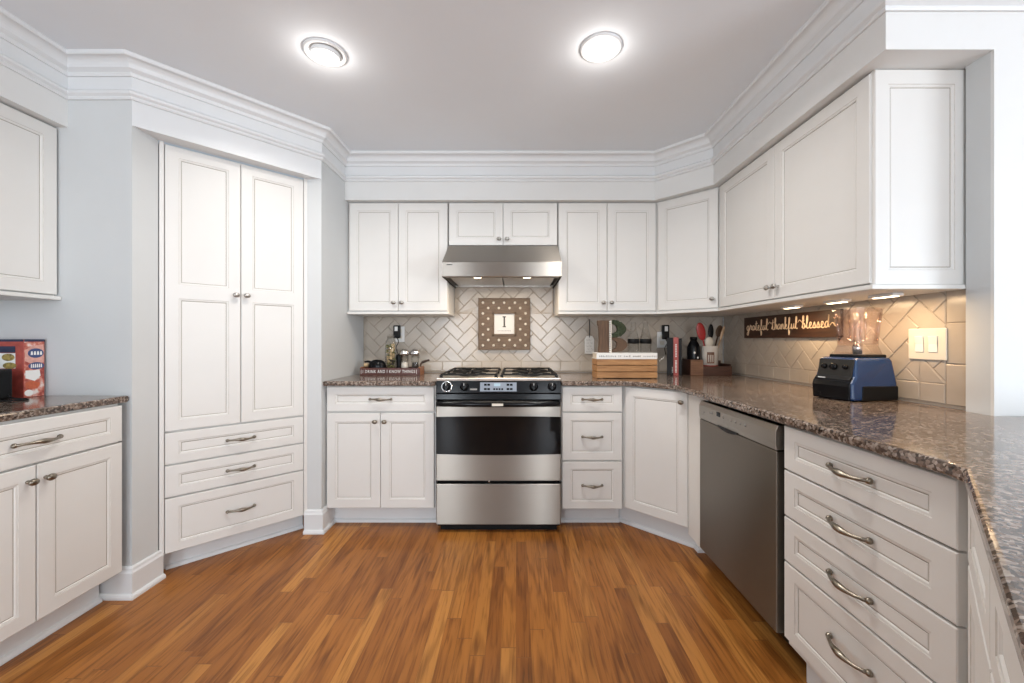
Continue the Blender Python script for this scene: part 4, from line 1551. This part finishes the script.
# ribs and spout, handle-free square jar
for sx in (-1, 1):
    for sy in (-1, 1):
        J.tube([(sx * .030, sy * .0555, .245), (sx * .034, sy * .0600, .30), (sx * .040, sy * .0660, .365)], .0035, 6)
        J.tube([(sx * .0555, sy * .030, .245), (sx * .0600, sy * .034, .30), (sx * .0660, sy * .040, .365)], .0035, 6)
J.build('jar', M['jar'], bl, (0, .026, 0))
Cc = MB()
rr_ = [sq(0, .064, .190), sq(0, .062, .200), sq(0, .056, .222), sq(0, .054, .226)]
for k in range(3):
    Cc.add(rr_[k] + rr_[k + 1], [(i, (i + 1) % 8, 8 + (i + 1) % 8, 8 + i) for i in range(8)], 0)
Cc.build('jar_foot', M['jar'], bl, (0, .026, 0))
bla = MB().lathe([(.016, .190), (.018, .222), (.010, .240), (1e-6, .241)], n=16)
for k in range(4):
    a = k * PI / 2 + .3
    bla.tube([(0, 0, .242), (.022 * math.cos(a), .022 * math.sin(a), .246), (.036 * math.cos(a), .036 * math.sin(a), .258)], [.005, .004, .002], 6)
bla.build('blade', M['chrome'], bl, (0, .026, 0))

# ------------------------------------------------------------------ left worktop: carton, gadget and its cable
X0, X1, Y0, Y1, ZH = -2.360, -2.130, 1.752, 1.830, .254
ct = thing('food_carton', 'red and white food carton with blue oval logos on the worktop by the stub wall', 'carton', (X1, Y0, CT))
W_, D_ = X1 - X0, Y1 - Y0
MB().box(-W_, 0, 0, D_, 0, ZH).build('box', M['carton_red'], ct, bevel=.0015)
pr = MB()


def on_side(poly, m, lift):
    """print on the narrow side (facing +x); poly of (y, z)"""
    pr.add([(.0004 + .0002 * lift, y_, z_) for y_, z_ in poly], [tuple(range(len(poly)))], m)


def ell(cy_, cz_, a, b_, n=18):
    return [(cy_ + a * math.cos(2 * PI * k / n), cz_ + b_ * math.sin(2 * PI * k / n)) for k in range(n)]


on_side([(.002, .002), (D_ - .002, .002), (D_ - .002, .243), (.002, .243)], 7, 0)
on_side([(.004, .160), (.030, .145), (D_ - .004, .150), (D_ - .004, .232), (.03, .225), (.004, .205)], 1, 1)
on_side([(.002, .244), (D_, .244), (D_, .254), (.002, .254)], 2, 1)
on_side(ell(.044, .193, .030, .021), 3, 2)
on_side(ell(.046, .137, .030, .016), 3, 2)
on_side([(.006, .085), (.04, .070), (.062, .092), (.058, .118), (.006, .118)], 4, 2)
on_side([(.006, .040), (.05, .035), (.06, .06), (.03, .072), (.006, .066)], 5, 2)
on_side(ell(.018, .020, .016, .014), 4, 3)
for (zc, n_, wd) in ((.193, 4, .0085), (.137, 6, .0055)):
    for k in range(n_):
        y_ = .046 + (k - (n_ - 1) / 2) * wd * 1.35
        on_side([(y_ - wd / 2, zc - .008), (y_ + wd / 2, zc - .008), (y_ + wd / 2 * .7, zc + .008), (y_ - wd / 2 * .7, zc + .008)], 4, 4)


def on_front(poly, m, lift):
    pr.add([(x_, -.0004 - .0002 * lift, z_) for x_, z_ in poly], [tuple(range(len(poly)))], m)


on_front([(-W_, .244), (0, .244), (0, .254), (-W_, .254)], 2, 1)
on_front([(-W_, .196), (-.035, .196), (-.035, .224), (-W_, .224)], 2, 1)
on_front([(-W_, .128), (-.035, .128), (-.035, .194), (-W_, .194)], 4, 1)
on_front(ell(-.066, .176, .028, .016), 6, 2)
on_front(ell(-.060, .140, .030, .014), 6, 2)
for k in range(5):
    on_front([(-.19 + .018 * k, .165), (-.178 + .018 * k, .165), (-.178 + .018 * k, .178), (-.19 + .018 * k, .178)], 3, 2)
on_front([(-W_, .0), (-.05, .0), (-.05, .126), (-W_, .126)], 2, 1)
pr.build('print', [M['carton_red'], M['carton_pink'], M['navy'], M['carton_blue'], M['paper'], M['carton_orange'], M['carton_food'], M['carton_mottle']], ct)

tb = thing('countertop_gadget', 'low black boxy appliance with pale buttons in front of the red carton', 'appliance', (-2.23, 1.645, CT))
MB().box(-.13, .128, -.055, .050, .006, .128).build('case', M['black_matte'], tb, bevel=.010, seg=3)
for z_ in (.040, .062, .084):
    MB().box(.1275, .1305, -.030, -.006, z_ - .008, z_ + .008).build('button', M['white_plastic'], tb, bevel=.002)
for sx in (-1, 1):
    for sy in (-1, 1):
        MB().lathe([(.010, 0), (.010, .010)], (sx * .105, sy * .038, 0), 10).build('foot', M['black_matte'], tb)
cb = catmull([(.128, .03, .022), (.150, .03, .010), (.185, .05, .004), (.200, .03, .004), (.165, .0, .004), (.135, -.03, .004)], 6)
MB().tube(cb, .0035, 6).build('cable', M['black_matte'], tb)
